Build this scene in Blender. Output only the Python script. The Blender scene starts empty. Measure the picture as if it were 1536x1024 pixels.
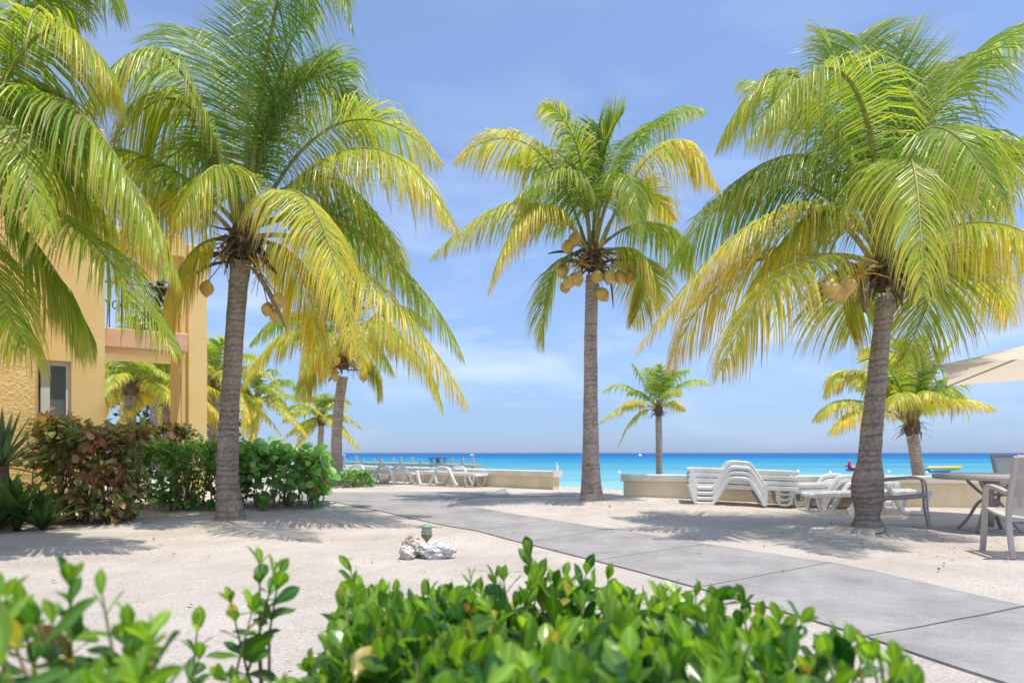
import bpy, math, random
import numpy as np
from mathutils import Vector, Matrix
R = math.radians
SC = bpy.context.scene
COL = SC.collection
rng = np.random.default_rng(7)
random.seed(7)

# ------------------------------------------------------------------ camera
EYE = 1.0
cd = bpy.data.cameras.new('camera'); cam = bpy.data.objects.new('camera', cd); COL.objects.link(cam)
cam.location = (0, 0, EYE); cam.rotation_euler = (R(90), 0, 0)
cd.lens = 24; cd.sensor_width = 36; cd.shift_y = 0.1087
cd.clip_start = 0.05; cd.clip_end = 60000
cd.dof.use_dof = True; cd.dof.focus_distance = 4.6; cd.dof.aperture_fstop = 2.6
SC.camera = cam

# ------------------------------------------------------------------ world, sun, exposure
SUN_DIR = Vector((0.20, -0.13, 0.97)).normalized()
elev = math.asin(SUN_DIR.z); azim = math.atan2(SUN_DIR.x, SUN_DIR.y)
w = bpy.data.worlds.new('World'); SC.world = w; w.use_nodes = True
nt = w.node_tree; bg = nt.nodes['Background']
sky = nt.nodes.new('ShaderNodeTexSky'); sky.sky_type = 'NISHITA'; sky.sun_disc = False
sky.sun_elevation = elev; sky.sun_rotation = azim
sky.air_density = 1.0; sky.dust_density = 0.15; sky.ozone_density = 2.2
tc = nt.nodes.new('ShaderNodeTexCoord')
mp = nt.nodes.new('ShaderNodeMapping'); mp.inputs['Scale'].default_value = (1.6, 1.6, 5.5)
mp.inputs['Rotation'].default_value = (0, R(12), 0)
nz = nt.nodes.new('ShaderNodeTexNoise'); nz.inputs['Scale'].default_value = 2.2; nz.inputs['Detail'].default_value = 7
nz.inputs['Distortion'].default_value = 0.7
rp = nt.nodes.new('ShaderNodeValToRGB'); rp.color_ramp.elements[0].position = 0.47; rp.color_ramp.elements[1].position = 0.80
rp.color_ramp.elements[0].color = (0, 0, 0, 1); rp.color_ramp.elements[1].color = (.55, .55, .55, 1)
sep = nt.nodes.new('ShaderNodeSeparateXYZ')
hr = nt.nodes.new('ShaderNodeValToRGB')          # wisps live in a low band of the sky
for e in list(hr.color_ramp.elements)[1:]: hr.color_ramp.elements.remove(e)
hr.color_ramp.elements[0].position = 0.0; hr.color_ramp.elements[0].color = (.15, .15, .15, 1)
for p_, v_ in ((.06, .5), (.16, 1), (.3, .7), (.5, .25)):
    e = hr.color_ramp.elements.new(p_); e.color = (v_, v_, v_, 1)
mul = nt.nodes.new('ShaderNodeMath'); mul.operation = 'MULTIPLY'
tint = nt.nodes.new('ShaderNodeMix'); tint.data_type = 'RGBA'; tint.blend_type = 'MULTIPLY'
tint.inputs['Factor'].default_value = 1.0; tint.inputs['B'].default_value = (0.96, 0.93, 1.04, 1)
mx = nt.nodes.new('ShaderNodeMix'); mx.data_type = 'RGBA'; mx.inputs['B'].default_value = (5.2, 5.7, 6.5, 1)
L = nt.links.new
L(tc.outputs['Generated'], mp.inputs['Vector']); L(mp.outputs[0], nz.inputs['Vector']); L(nz.outputs['Fac'], rp.inputs[0])
L(tc.outputs['Generated'], sep.inputs[0]); L(sep.outputs['Z'], hr.inputs[0])
L(rp.outputs[0], mul.inputs[0]); L(hr.outputs[0], mul.inputs[1])
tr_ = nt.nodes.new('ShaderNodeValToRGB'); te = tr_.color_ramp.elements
te[0].position, te[0].color = 0.0, (.27, .375, .72, 1); te[1].position, te[1].color = .95, (2.5, 2.1, 1.75, 1)  # zenith, out of view, brightened beyond the sky model to lift shadows
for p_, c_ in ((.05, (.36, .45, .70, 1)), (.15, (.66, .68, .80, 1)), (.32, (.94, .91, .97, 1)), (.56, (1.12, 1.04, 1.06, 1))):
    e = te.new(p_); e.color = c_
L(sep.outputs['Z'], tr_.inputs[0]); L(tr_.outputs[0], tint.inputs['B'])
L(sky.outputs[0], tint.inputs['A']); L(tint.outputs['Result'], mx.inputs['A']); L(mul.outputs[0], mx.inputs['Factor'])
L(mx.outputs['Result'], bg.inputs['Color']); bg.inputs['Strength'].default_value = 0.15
sd = bpy.data.lights.new('sun', 'SUN'); sd.energy = 3.5; sd.angle = R(0.5); sd.color = (1, .935, .83)
so = bpy.data.objects.new('sun', sd); COL.objects.link(so)
so.rotation_euler = SUN_DIR.to_track_quat('Z', 'Y').to_euler()
SC.view_settings.view_transform = 'Standard'; SC.view_settings.look = 'None'
SC.view_settings.exposure = 0.48; SC.view_settings.gamma = 1
SC.cycles.max_bounces = 8; SC.cycles.transparent_max_bounces = 8

# ------------------------------------------------------------------ helpers
def fbm(x, y, s=0):
    return (np.sin(x * 1.3 + s) * np.cos(y * 1.7 - s * 2) + .5 * np.sin(x * 3.1 - y * 2.3 + s * 3) + .3 * np.sin(x * 6.7 + y * 5.9 + s))/1.8
def sstep(a, b, v):
    t = np.clip((v - a) / (b - a), 0, 1); return t * t * (3 - 2 * t)
EDGE_X = [-60, -14, -6.2, 1.3, 2.2, 2.6, 5.4, 9.2, 20, 60]
EDGE_Y = [70, 36, 25.2, 16.8, 16.2, 14.6, 13.4, 12.8, 11.8, 10.5]
def ground(x, y):
    x = np.asarray(x, float); y = np.asarray(y, float)
    up = .17 * sstep(9.0, 14.0, y) * (1 - .75 * sstep(2.5, 6.5, x))
    z = up + .008 * fbm(x * 1.1, y * 1.1)
    for cx, cy, r, h in MOUNDS:
        z = z + h * np.exp(-((x - cx) ** 2 + (y - cy) ** 2) / r ** 2)
    e = np.interp(x, EDGE_X, EDGE_Y); d = y - e
    drop = sstep(0.0, .7, d) * 1.45 + np.clip(d, 0, 30) * .012 + np.clip(d - 24, 0, 60) * .12
    return z - drop
MOUNDS = []
def gp(px, py):
    """point of the ground seen at a pixel of the 1536 wide photograph"""
    d = 1024.0 / max(py - 679, 1)
    for _ in range(30):
        d = d * .5 + .5 * (EYE - float(ground((px - 768) / 1024 * d, d))) * 1024 / max(py - 679, 1)
    return np.array([(px - 768) / 1024 * d, d, float(ground((px - 768) / 1024 * d, d))])
def at(px, py, d):
    return np.array([(px - 768) / 1024 * d, d, EYE - (py - 679) / 1024 * d])
def nrm(v):
    v = np.asarray(v, float); return v / (np.linalg.norm(v, axis=-1, keepdims=True) + 1e-9)

class MB:
    def __init__(s): s.v = []; s.f = []; s.c = []; s.mi = []; s.n = 0
    def add(s, v, f, col=None, mi=0):
        v = np.asarray(v, float).reshape(-1, 3)
        s.v.append(v); s.f.extend([tuple(int(i) + s.n for i in q) for q in f]); s.mi.extend([mi] * len(f))
        c = np.ones((len(v), 3)) if col is None else np.broadcast_to(np.asarray(col, float), (len(v), 3))
        s.c.append(c); s.n += len(v)
    def box(s, c, d, rot=0, mi=0, col=None, bev=0):
        x, y, z = (q / 2 for q in d)
        if bev:
            b = bev; P = []
            for zz, i in ((-z, b), (-z + b, 0), (z - b, 0), (z, b)):
                P += [(-x + i, -y + i, zz), (x - i, -y + i, zz), (x - i, y - i, zz), (-x + i, y - i, zz)]
            F = [(3, 2, 1, 0), (12, 13, 14, 15)]
            for k in range(3):
                for j in range(4): F.append((k*4+j, k*4+(j+1) % 4, k*4+4+(j+1) % 4, k*4+4+j))
        else:
            P = [(-x, -y, -z), (x, -y, -z), (x, y, -z), (-x, y, -z), (-x, -y, z), (x, -y, z), (x, y, z), (-x, y, z)]
            F = [(3, 2, 1, 0), (4, 5, 6, 7), (0, 1, 5, 4), (1, 2, 6, 5), (2, 3, 7, 6), (3, 0, 4, 7)]
        P = np.array(P); ca, sa = math.cos(rot), math.sin(rot)
        P = np.c_[P[:, 0] * ca - P[:, 1] * sa, P[:, 0] * sa + P[:, 1] * ca, P[:, 2]] + np.array(c)
        s.add(P, F, col, mi)
    def tube(s, pts, rad, n=8, col=None, mi=0, flat=None, caps=True, up=(0, 0, 1)):
        """round tube, or with flat=(w,h) a flat bar, along a polyline"""
        pts = np.asarray(pts, float); m = len(pts); rad = np.broadcast_to(np.asarray(rad, float), (m,))
        T = nrm(np.gradient(pts, axis=0)); up = np.array(up, float)
        V = []; prev = None
        for i in range(m):
            a = up if prev is None else prev
            X = np.cross(T[i], a)
            if np.linalg.norm(X) < 1e-3: X = np.cross(T[i], (1, 0, 0.1))
            X = nrm(X); Y = nrm(np.cross(X, T[i])); prev = Y
            if flat is None:
                for k in range(n):
                    q = 2 * math.pi * k / n; V.append(pts[i] + rad[i] * (math.cos(q) * X + math.sin(q) * Y))
            else:
                a_, b_ = flat[0] / 2 * rad[i], flat[1] / 2 * rad[i]; e = .3
                for u, v in ((-1, -1+e), (-1+e, -1), (1-e, -1), (1, -1+e), (1, 1-e), (1-e, 1), (-1+e, 1), (-1, 1-e)):
                    V.append(pts[i] + a_ * u * X + b_ * v * Y)
        k_ = n if flat is None else 8; F = []
        for i in range(m - 1):
            for k in range(k_): F.append((i*k_+k, i*k_+(k+1) % k_, (i+1)*k_+(k+1) % k_, (i+1)*k_+k))
        if caps: F += [tuple(range(k_))[::-1], tuple((m-1)*k_ + k for k in range(k_))]
        s.add(V, F, col, mi)
    def lathe(s, prof, c=(0, 0, 0), n=20, col=None, mi=0):
        V = []; F = []
        for r, z in prof:
            for k in range(n):
                q = 2 * math.pi * k / n; V.append((c[0] + r * math.cos(q), c[1] + r * math.sin(q), c[2] + z))
        for i in range(len(prof) - 1):
            for k in range(n): F.append((i*n+k, i*n+(k+1) % n, (i+1)*n+(k+1) % n, (i+1)*n+k))
        F += [tuple(range(n))[::-1], tuple((len(prof)-1)*n + k for k in range(n))]
        s.add(V, F, col, mi)
    def build(s, name, mat, parent=None, smooth=False, loc=None):
        me = bpy.data.meshes.new(name)
        v = np.concatenate(s.v); c = np.concatenate(s.c)
        me.from_pydata(v.tolist(), [], s.f)
        a = me.color_attributes.new('Col', 'FLOAT_COLOR', 'POINT')
        a.data.foreach_set('color', np.c_[c, np.ones(len(c))].astype(np.float32).ravel())
        for m_ in (mat if isinstance(mat, (list, tuple)) else [mat]): me.materials.append(m_)
        me.polygons.foreach_set('material_index', s.mi)
        if smooth: me.polygons.foreach_set('use_smooth', [True] * len(me.polygons))
        me.update()
        o = bpy.data.objects.new(name, me); COL.objects.link(o)
        if parent is not None: o.parent = parent
        if loc is not None: o.location = loc
        return o

def tag(o, label=None, cat=None, group=None, kind=None):
    if label: o['label'] = label
    if cat: o['category'] = cat
    if group: o['group'] = group
    if kind: o['kind'] = kind
    return o
def empty(name, loc, rz=0, **k):
    o = bpy.data.objects.new(name, None); COL.objects.link(o); o.location = loc; o.rotation_euler = (0, 0, rz)
    o.empty_display_size = .1
    return tag(o, **k)
def copy_tree(o, parent=None):
    c = o.copy(); COL.objects.link(c)
    if parent is not None: c.parent = parent
    for ch in list(o.children): copy_tree(ch, c)
    return c

# ------------------------------------------------------------------ materials
def mat(name, col=(.5, .5, .5), rough=.6, spec=.4, metal=0.0):
    m = bpy.data.materials.new(name); m.use_nodes = True
    b = m.node_tree.nodes['Principled BSDF']
    b.inputs['Base Color'].default_value = (*col, 1); b.inputs['Roughness'].default_value = rough
    b.inputs['Specular IOR Level'].default_value = spec; b.inputs['Metallic'].default_value = metal
    return m
def N(m, t, **k):
    n = m.node_tree.nodes.new(t)
    for a, v in k.items():
        if hasattr(n, a): setattr(n, a, v)
        else: n.inputs[a.replace('_', ' ')].default_value = v
    return n
def LK(m, a, b): m.node_tree.links.new(a, b)
def B(m): return m.node_tree.nodes['Principled BSDF']
def ramp(m, stops):
    n = m.node_tree.nodes.new('ShaderNodeValToRGB'); e = n.color_ramp.elements
    e[0].position, e[0].color = stops[0][0], (*stops[0][1], 1)
    e[1].position, e[1].color = stops[-1][0], (*stops[-1][1], 1)
    for p, c in stops[1:-1]:
        q = e.new(p); q.color = (*c, 1)
    return n
def noisy(m, c1, c2, scale=6, detail=6, bump=0., bscale=None, coord='Object', stretch=(1, 1, 1), lo=.3, hi=.7, bdist=.02):
    t = N(m, 'ShaderNodeTexCoord'); mp = N(m, 'ShaderNodeMapping'); mp.inputs['Scale'].default_value = stretch
    LK(m, t.outputs[coord], mp.inputs['Vector'])
    n = N(m, 'ShaderNodeTexNoise', Scale=scale, Detail=detail); LK(m, mp.outputs[0], n.inputs['Vector'])
    r = ramp(m, [(lo, c1), (hi, c2)]); LK(m, n.outputs['Fac'], r.inputs[0]); LK(m, r.outputs[0], B(m).inputs['Base Color'])
    if bump:
        n2 = N(m, 'ShaderNodeTexNoise', Scale=bscale or scale * 3, Detail=5); LK(m, mp.outputs[0], n2.inputs['Vector'])
        bp = N(m, 'ShaderNodeBump', Strength=bump, Distance=bdist); LK(m, n2.outputs['Fac'], bp.inputs['Height'])
        LK(m, bp.outputs[0], B(m).inputs['Normal'])
    return m
def leafmat(name, rough=.35, spec=.5, trans=.4, tmul=(1.25, 1.2, .7), bump=False):
    m = mat(name, rough=rough, spec=spec); a = N(m, 'ShaderNodeAttribute', attribute_name='Col')
    LK(m, a.outputs['Color'], B(m).inputs['Base Color'])
    tr = N(m, 'ShaderNodeBsdfTranslucent'); mxc = N(m, 'ShaderNodeMix', data_type='RGBA', blend_type='MULTIPLY')
    mxc.inputs['Factor'].default_value = 1; mxc.inputs['B'].default_value = (*tmul, 1)
    LK(m, a.outputs['Color'], mxc.inputs['A']); LK(m, mxc.outputs['Result'], tr.inputs['Color'])
    ms = N(m, 'ShaderNodeMixShader'); ms.inputs[0].default_value = trans
    out = m.node_tree.nodes['Material Output']
    LK(m, B(m).outputs[0], ms.inputs[1]); LK(m, tr.outputs[0], ms.inputs[2]); LK(m, ms.outputs[0], out.inputs['Surface'])
    return m
M = {}
M['frond'] = leafmat('palm_leaflet', .36, .55, .54, (1.5, 1.42, .7))
M['leaf'] = leafmat('glossy_leaf', .27, .6, .42, (1.8, 1.8, .5))
M['dull_leaf'] = leafmat('dull_leaf', .42, .45, .35, (1.3, 1.3, .6))
M['stem'] = mat('green_stem', (.28, .30, .10), .6)
# attribute coloured rough material (wood, fibres)
def attr_rough(name, rough=.85, bump=.4, bs=40, st=(1, 1, 1)):
    m = mat(name, rough=rough, spec=.2); a = N(m, 'ShaderNodeAttribute', attribute_name='Col')
    t = N(m, 'ShaderNodeTexCoord'); mp = N(m, 'ShaderNodeMapping'); mp.inputs['Scale'].default_value = st
    LK(m, t.outputs['Object'], mp.inputs['Vector'])
    n = N(m, 'ShaderNodeTexNoise', Scale=bs, Detail=6); LK(m, mp.outputs[0], n.inputs['Vector'])
    r = ramp(m, [(.3, (.6, .6, .6)), (.7, (1.25, 1.22, 1.2))]); LK(m, n.outputs['Fac'], r.inputs[0])
    x = N(m, 'ShaderNodeMix', data_type='RGBA', blend_type='MULTIPLY'); x.inputs['Factor'].default_value = 1
    LK(m, a.outputs['Color'], x.inputs['A']); LK(m, r.outputs[0], x.inputs['B']); LK(m, x.outputs['Result'], B(m).inputs['Base Color'])
    bp = N(m, 'ShaderNodeBump', Strength=bump, Distance=.01); LK(m, n.outputs['Fac'], bp.inputs['Height']); LK(m, bp.outputs[0], B(m).inputs['Normal'])
    return m
M['bark'] = attr_rough('palm_bark', .9, .7, 26, (1, 1, 3.2))
M['fibre'] = attr_rough('palm_fibre', .9, .5, 30)
M['coconut'] = noisy(mat('coconut_husk', rough=.45, spec=.4), (.46, .29, .07), (.80, .56, .16), 7, 7, .2, 30)
M['white'] = noisy(mat('white_resin', rough=.38, spec=.5), (.64, .63, .60), (.82, .82, .80), 3.5, 9)
M['taupe'] = mat('taupe_powder_coat', (.50, .44, .385), .45, .4)
M['dark_taupe'] = mat('dark_taupe_metal', (.31, .27, .245), .4, .5)
M['sling'] = mat('woven_sling', (.46, .42, .36), .7, .3)
def weave(m):
    t = N(m, 'ShaderNodeTexCoord'); wv = N(m, 'ShaderNodeTexWave', Scale=55.0, bands_direction='Z'); LK(m, t.outputs['Object'], wv.inputs['Vector'])
    r = ramp(m, [(0, (.40, .36, .30)), (1, (.52, .48, .42))]); LK(m, wv.outputs['Color'], r.inputs[0]); LK(m, r.outputs[0], B(m).inputs['Base Color'])
    tr = N(m, 'ShaderNodeBsdfTransparent'); ms = N(m, 'ShaderNodeMixShader'); ms.inputs[0].default_value = .16
    LK(m, B(m).outputs[0], ms.inputs[1]); LK(m, tr.outputs[0], ms.inputs[2]); LK(m, ms.outputs[0], m.node_tree.nodes['Material Output'].inputs['Surface'])
weave(M['sling'])
M['wall_face'] = noisy(mat('cream_wall_paint', rough=.85, spec=.2), (.66, .53, .33), (.86, .75, .54), 1.6, 10, .25, 40, 'Object', (1, 1, .45))
M['wall_cap'] = noisy(mat('pale_cap_paint', rough=.8, spec=.2), (.68, .62, .50), (.87, .82, .72), 2.2, 10, .2, 40)
def stucco(name, c1, c2, bs, strength, dist):
    m = mat(name, rough=.9, spec=.15); t = N(m, 'ShaderNodeTexCoord')
    n = N(m, 'ShaderNodeTexNoise', Scale=1.3, Detail=7); LK(m, t.outputs['Object'], n.inputs['Vector'])
    r = ramp(m, [(.3, c1), (.7, c2)]); LK(m, n.outputs['Fac'], r.inputs[0]); LK(m, r.outputs[0], B(m).inputs['Base Color'])
    v = N(m, 'ShaderNodeTexNoise', Scale=bs, Detail=3, Distortion=.8); LK(m, t.outputs['Object'], v.inputs['Vector'])
    r2 = ramp(m, [(.38, (0, 0, 0)), (.62, (1, 1, 1))]); LK(m, v.outputs['Fac'], r2.inputs[0])
    bp = N(m, 'ShaderNodeBump', Strength=strength, Distance=dist); LK(m, r2.outputs[0], bp.inputs['Height']); LK(m, bp.outputs[0], B(m).inputs['Normal'])
    return m
M['stucco'] = stucco('yellow_stucco', (.88, .63, .28), (.93, .69, .33), 30, .13, .010)
M['stucco_rough'] = stucco('rough_yellow_stucco', (.86, .58, .22), (.92, .65, .28), 17, .32, .02)
M['salmon'] = noisy(mat('salmon_fascia', rough=.85, spec=.2), (.76, .47, .33), (.82, .55, .40), 3, 6, .2, 40)
M['upvc'] = mat('white_window_frame', (.78, .78, .80), .35, .5)
M['glass'] = mat('dark_window_glass', (.14, .18, .23), .06, .8)
M['iron'] = mat('black_iron', (.02, .02, .022), .5, .4)
M['terracotta'] = mat('terracotta', (.42, .18, .09), .8, .2)

def sand_mat():
    m = mat('sand', rough=.95, spec=.15); t = N(m, 'ShaderNodeTexCoord'); o = t.outputs['Object']
    n1 = N(m, 'ShaderNodeTexNoise', Scale=.9, Detail=6); LK(m, o, n1.inputs['Vector'])
    r1 = ramp(m, [(.3, (.50, .44, .38)), (.7, (.635, .575, .51))]); LK(m, n1.outputs['Fac'], r1.inputs[0])
    n2 = N(m, 'ShaderNodeTexNoise', Scale=60, Detail=4, Roughness=.85); LK(m, o, n2.inputs['Vector'])
    r2 = ramp(m, [(.32, (.42, .38, .35)), (.45, (.90, .89, .88)), (.66, (1.18, 1.18, 1.18))]); LK(m, n2.outputs['Fac'], r2.inputs[0])
    x = N(m, 'ShaderNodeMix', data_type='RGBA', blend_type='MULTIPLY'); x.inputs['Factor'].default_value = 1
    LK(m, r1.outputs[0], x.inputs['A']); LK(m, r2.outputs[0], x.inputs['B'])
    # scattered dark litter specks and shell crumbs, denser in patches
    v = N(m, 'ShaderNodeTexVoronoi', Scale=15.0); LK(m, o, v.inputs['Vector'])
    sp = ramp(m, [(.10, (1, 1, 1)), (.16, (0, 0, 0))]); LK(m, v.outputs['Distance'], sp.inputs[0])
    vs = N(m, 'ShaderNodeSeparateColor'); LK(m, v.outputs['Color'], vs.inputs[0])
    th = N(m, 'ShaderNodeMath', operation='GREATER_THAN'); th.inputs[1].default_value = .62; LK(m, vs.outputs[0], th.inputs[0])
    ml = N(m, 'ShaderNodeMath', operation='MULTIPLY'); LK(m, sp.outputs[0], ml.inputs[0]); LK(m, th.outputs[0], ml.inputs[1])
    x2 = N(m, 'ShaderNodeMix', data_type='RGBA'); LK(m, ml.outputs[0], x2.inputs['Factor']); LK(m, x.outputs['Result'], x2.inputs['A'])
    spc = ramp(m, [(.2, (.17, .13, .10)), (.6, (.38, .32, .27)), (.9, (.85, .83, .8))]); LK(m, vs.outputs[1], spc.inputs[0]); LK(m, spc.outputs[0], x2.inputs['B'])
    LK(m, x2.outputs['Result'], B(m).inputs['Base Color'])
    n3 = N(m, 'ShaderNodeTexNoise', Scale=7, Detail=9, Roughness=.68); LK(m, o, n3.inputs['Vector'])
    bp = N(m, 'ShaderNodeBump', Strength=.9, Distance=.07); LK(m, n3.outputs['Fac'], bp.inputs['Height'])
    vf = N(m, 'ShaderNodeTexVoronoi', Scale=3.4); vf.feature = 'SMOOTH_F1'; LK(m, o, vf.inputs['Vector'])
    bf = N(m, 'ShaderNodeBump', Strength=.55, Distance=.10); LK(m, vf.outputs['Distance'], bf.inputs['Height']); LK(m, bp.outputs[0], bf.inputs['Normal']); bp = bf
    bp2 = N(m, 'ShaderNodeBump', Strength=.5, Distance=.006); LK(m, n2.outputs['Fac'], bp2.inputs['Height']); LK(m, bp.outputs[0], bp2.inputs['Normal'])
    LK(m, bp2.outputs[0], B(m).inputs['Normal']); return m
M['sand'] = sand_mat()
def concrete_mat():
    m = mat('concrete', rough=.85, spec=.25); t = N(m, 'ShaderNodeTexCoord'); o = t.outputs['Object']
    n1 = N(m, 'ShaderNodeTexNoise', Scale=1.6, Detail=9, Roughness=.65); LK(m, o, n1.inputs['Vector'])
    r1 = ramp(m, [(.28, (.215, .203, .193)), (.5, (.292, .278, .265)), (.72, (.375, .358, .343))]); LK(m, n1.outputs['Fac'], r1.inputs[0])
    n2 = N(m, 'ShaderNodeTexNoise', Scale=70, Detail=4, Roughness=.75); LK(m, o, n2.inputs['Vector'])
    r2 = ramp(m, [(.3, (.78, .78, .78)), (.7, (1.16, 1.16, 1.16))]); LK(m, n2.outputs['Fac'], r2.inputs[0])
    x = N(m, 'ShaderNodeMix', data_type='RGBA', blend_type='MULTIPLY'); x.inputs['Factor'].default_value = 1
    LK(m, r1.outputs[0], x.inputs['A']); LK(m, r2.outputs[0], x.inputs['B'])
    n4 = N(m, 'ShaderNodeTexNoise', Scale=3.1, Detail=10, Roughness=.72); LK(m, o, n4.inputs['Vector'])   # blown sand film
    r4 = ramp(m, [(.50, (0, 0, 0)), (.78, (.45, .45, .45))]); LK(m, n4.outputs['Fac'], r4.inputs[0])
    x2 = N(m, 'ShaderNodeMix', data_type='RGBA'); LK(m, r4.outputs[0], x2.inputs['Factor']); LK(m, x.outputs['Result'], x2.inputs['A'])
    x2.inputs['B'].default_value = (.46, .43, .40, 1); LK(m, x2.outputs['Result'], B(m).inputs['Base Color'])
    bp = N(m, 'ShaderNodeBump', Strength=.4, Distance=.005); LK(m, n2.outputs['Fac'], bp.inputs['Height']); LK(m, bp.outputs[0], B(m).inputs['Normal'])
    return m
M['concrete'] = concrete_mat()
M['sea'] = None
def sea_mat():
    m = mat('sea_water', rough=.25, spec=.10); t = N(m, 'ShaderNodeTexCoord')
    sp = N(m, 'ShaderNodeSeparateXYZ'); LK(m, t.outputs['Object'], sp.inputs[0])
    mp = N(m, 'ShaderNodeMapping'); mp.inputs['Scale'].default_value = (.004, .035, 1); LK(m, t.outputs['Object'], mp.inputs['Vector'])
    n = N(m, 'ShaderNodeTexNoise', Scale=1.0, Detail=6); LK(m, mp.outputs[0], n.inputs['Vector'])
    lg = N(m, 'ShaderNodeMath', operation='LOGARITHM'); lg.inputs[1].default_value = 10; LK(m, sp.outputs['Y'], lg.inputs[0])
    ad = N(m, 'ShaderNodeMath', operation='MULTIPLY_ADD'); ad.inputs[1].default_value = .62; ad.inputs[2].default_value = -.31; LK(m, n.outputs['Fac'], ad.inputs[0])
    su = N(m, 'ShaderNodeMath', operation='ADD'); LK(m, lg.outputs[0], su.inputs[0]); LK(m, ad.outputs[0], su.inputs[1])
    mp3 = N(m, 'ShaderNodeMapping'); mp3.inputs['Scale'].default_value = (.012, .075, 1); LK(m, t.outputs['Object'], mp3.inputs['Vector'])
    n3 = N(m, 'ShaderNodeTexNoise', Scale=1.0, Detail=8, Roughness=.7); LK(m, mp3.outputs[0], n3.inputs['Vector'])
    ad3 = N(m, 'ShaderNodeMath', operation='MULTIPLY_ADD'); ad3.inputs[1].default_value = .3; ad3.inputs[2].default_value = -.15; LK(m, n3.outputs['Fac'], ad3.inputs[0])
    su3 = N(m, 'ShaderNodeMath', operation='ADD'); LK(m, su.outputs[0], su3.inputs[0]); LK(m, ad3.outputs[0], su3.inputs[1]); su = su3
    mr = N(m, 'ShaderNodeMapRange'); mr.inputs['From Min'].default_value = 1.5; mr.inputs['From Max'].default_value = 3.2; LK(m, su.outputs[0], mr.inputs['Value'])
    r = ramp(m, [(.0, (.25, .43, .44)), (.14, (.17, .37, .41)), (.28, (.105, .31, .38)), (.40, (.065, .265, .355)), (.50, (.022, .21, .345)), (.58, (.012, .17, .36)), (.66, (.016, .12, .30)), (1, (.022, .095, .26))])
    LK(m, mr.outputs[0], r.inputs[0]); sr = ramp(m, [(.34, (.55, .74, .85)), (.5, (1, 1, 1)), (.66, (1.5, 1.22, 1.1))]); LK(m, n3.outputs['Fac'], sr.inputs[0])
    sx_ = N(m, 'ShaderNodeMix', data_type='RGBA', blend_type='MULTIPLY'); sx_.inputs['Factor'].default_value = 1; LK(m, r.outputs[0], sx_.inputs['A']); LK(m, sr.outputs[0], sx_.inputs['B'])
    LK(m, sx_.outputs['Result'], B(m).inputs['Base Color'])
    mp2 = N(m, 'ShaderNodeMapping'); mp2.inputs['Scale'].default_value = (.35, 1.0, 1); LK(m, t.outputs['Object'], mp2.inputs['Vector'])
    n2 = N(m, 'ShaderNodeTexNoise', Scale=1.4, Detail=6, Roughness=.6); LK(m, mp2.outputs[0], n2.inputs['Vector'])
    df = N(m, 'ShaderNodeBsdfDiffuse'); LK(m, sx_.outputs['Result'], df.inputs['Color']); ms = N(m, 'ShaderNodeMixShader'); ms.inputs[0].default_value = .22
    LK(m, df.outputs[0], ms.inputs[1]); LK(m, B(m).outputs[0], ms.inputs[2]); LK(m, ms.outputs[0], m.node_tree.nodes['Material Output'].inputs['Surface'])
    bp = N(m, 'ShaderNodeBump', Strength=.7, Distance=.25); LK(m, n2.outputs['Fac'], bp.inputs['Height']); LK(m, bp.outputs[0], B(m).inputs['Normal'])
    return m
M['sea'] = sea_mat()

# ------------------------------------------------------------------ setting: sand, sea, path
PALM_BASE = {'lean': gp(345, 783), 'centre': gp(887, 753), 'bulb': gp(1300, 795), 'shore': gp(507, 727)}
MOUNDS[:] = [(PALM_BASE['lean'][0], PALM_BASE['lean'][1], .5, .05), (PALM_BASE['centre'][0], PALM_BASE['centre'][1], .7, .05), (PALM_BASE['bulb'][0], PALM_BASE['bulb'][1], .7, .05)]
def grid_coords(lo, hi, flo, fhi, fine):
    a = [flo]
    s = fine
    while a[0] > lo: s *= 1.35; a.insert(0, a[0] - s)
    a += list(np.arange(flo + fine, fhi, fine)); s = fine
    while a[-1] < hi: s *= 1.35; a.append(a[-1] + s)
    return np.array(a)
gx = grid_coords(-70, 70, -9, 10, .11); gy = grid_coords(-6, 95, .6, 18.5, .11)
X, Y = np.meshgrid(gx, gy); Z = ground(X, Y)
dx = .011 * fbm(X * 7.3, Y * 6.1, 1) * sstep(-.2, .4, fbm(X * .5, Y * .6, 4)) * (np.abs(X) < 12) * sstep(.1, .6, np.abs(X - np.interp(Y, [2, 3.6, 5, 6.2, 7.6, 9.2, 12.3, 15], [3.3, 2.7, 2.1, 1.55, .75, -.2, -2.0, -3])) - 1.0)
Z = Z + dx
nx, ny = len(gx), len(gy); mb = MB()
idx = np.arange(nx * ny).reshape(ny, nx)
mb.add(np.c_[X.ravel(), Y.ravel(), Z.ravel()], np.stack([idx[:-1, :-1], idx[:-1, 1:], idx[1:, 1:], idx[1:, :-1]], -1).reshape(-1, 4))
tag(mb.build('sand', M['sand'], smooth=True), kind='structure')
mb = MB(); ys = [24, 40, 70, 120, 250, 600, 1500, 5000, 40000]
for i in range(len(ys) - 1):
    a, b = ys[i], ys[i+1]; mb.add([(-40000, a, -1.5), (40000, a, -1.5), (40000, b, -1.5), (-40000, b, -1.5)], [(0, 1, 2, 3)])
tag(mb.build('sea', M['sea']), kind='structure')

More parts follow.
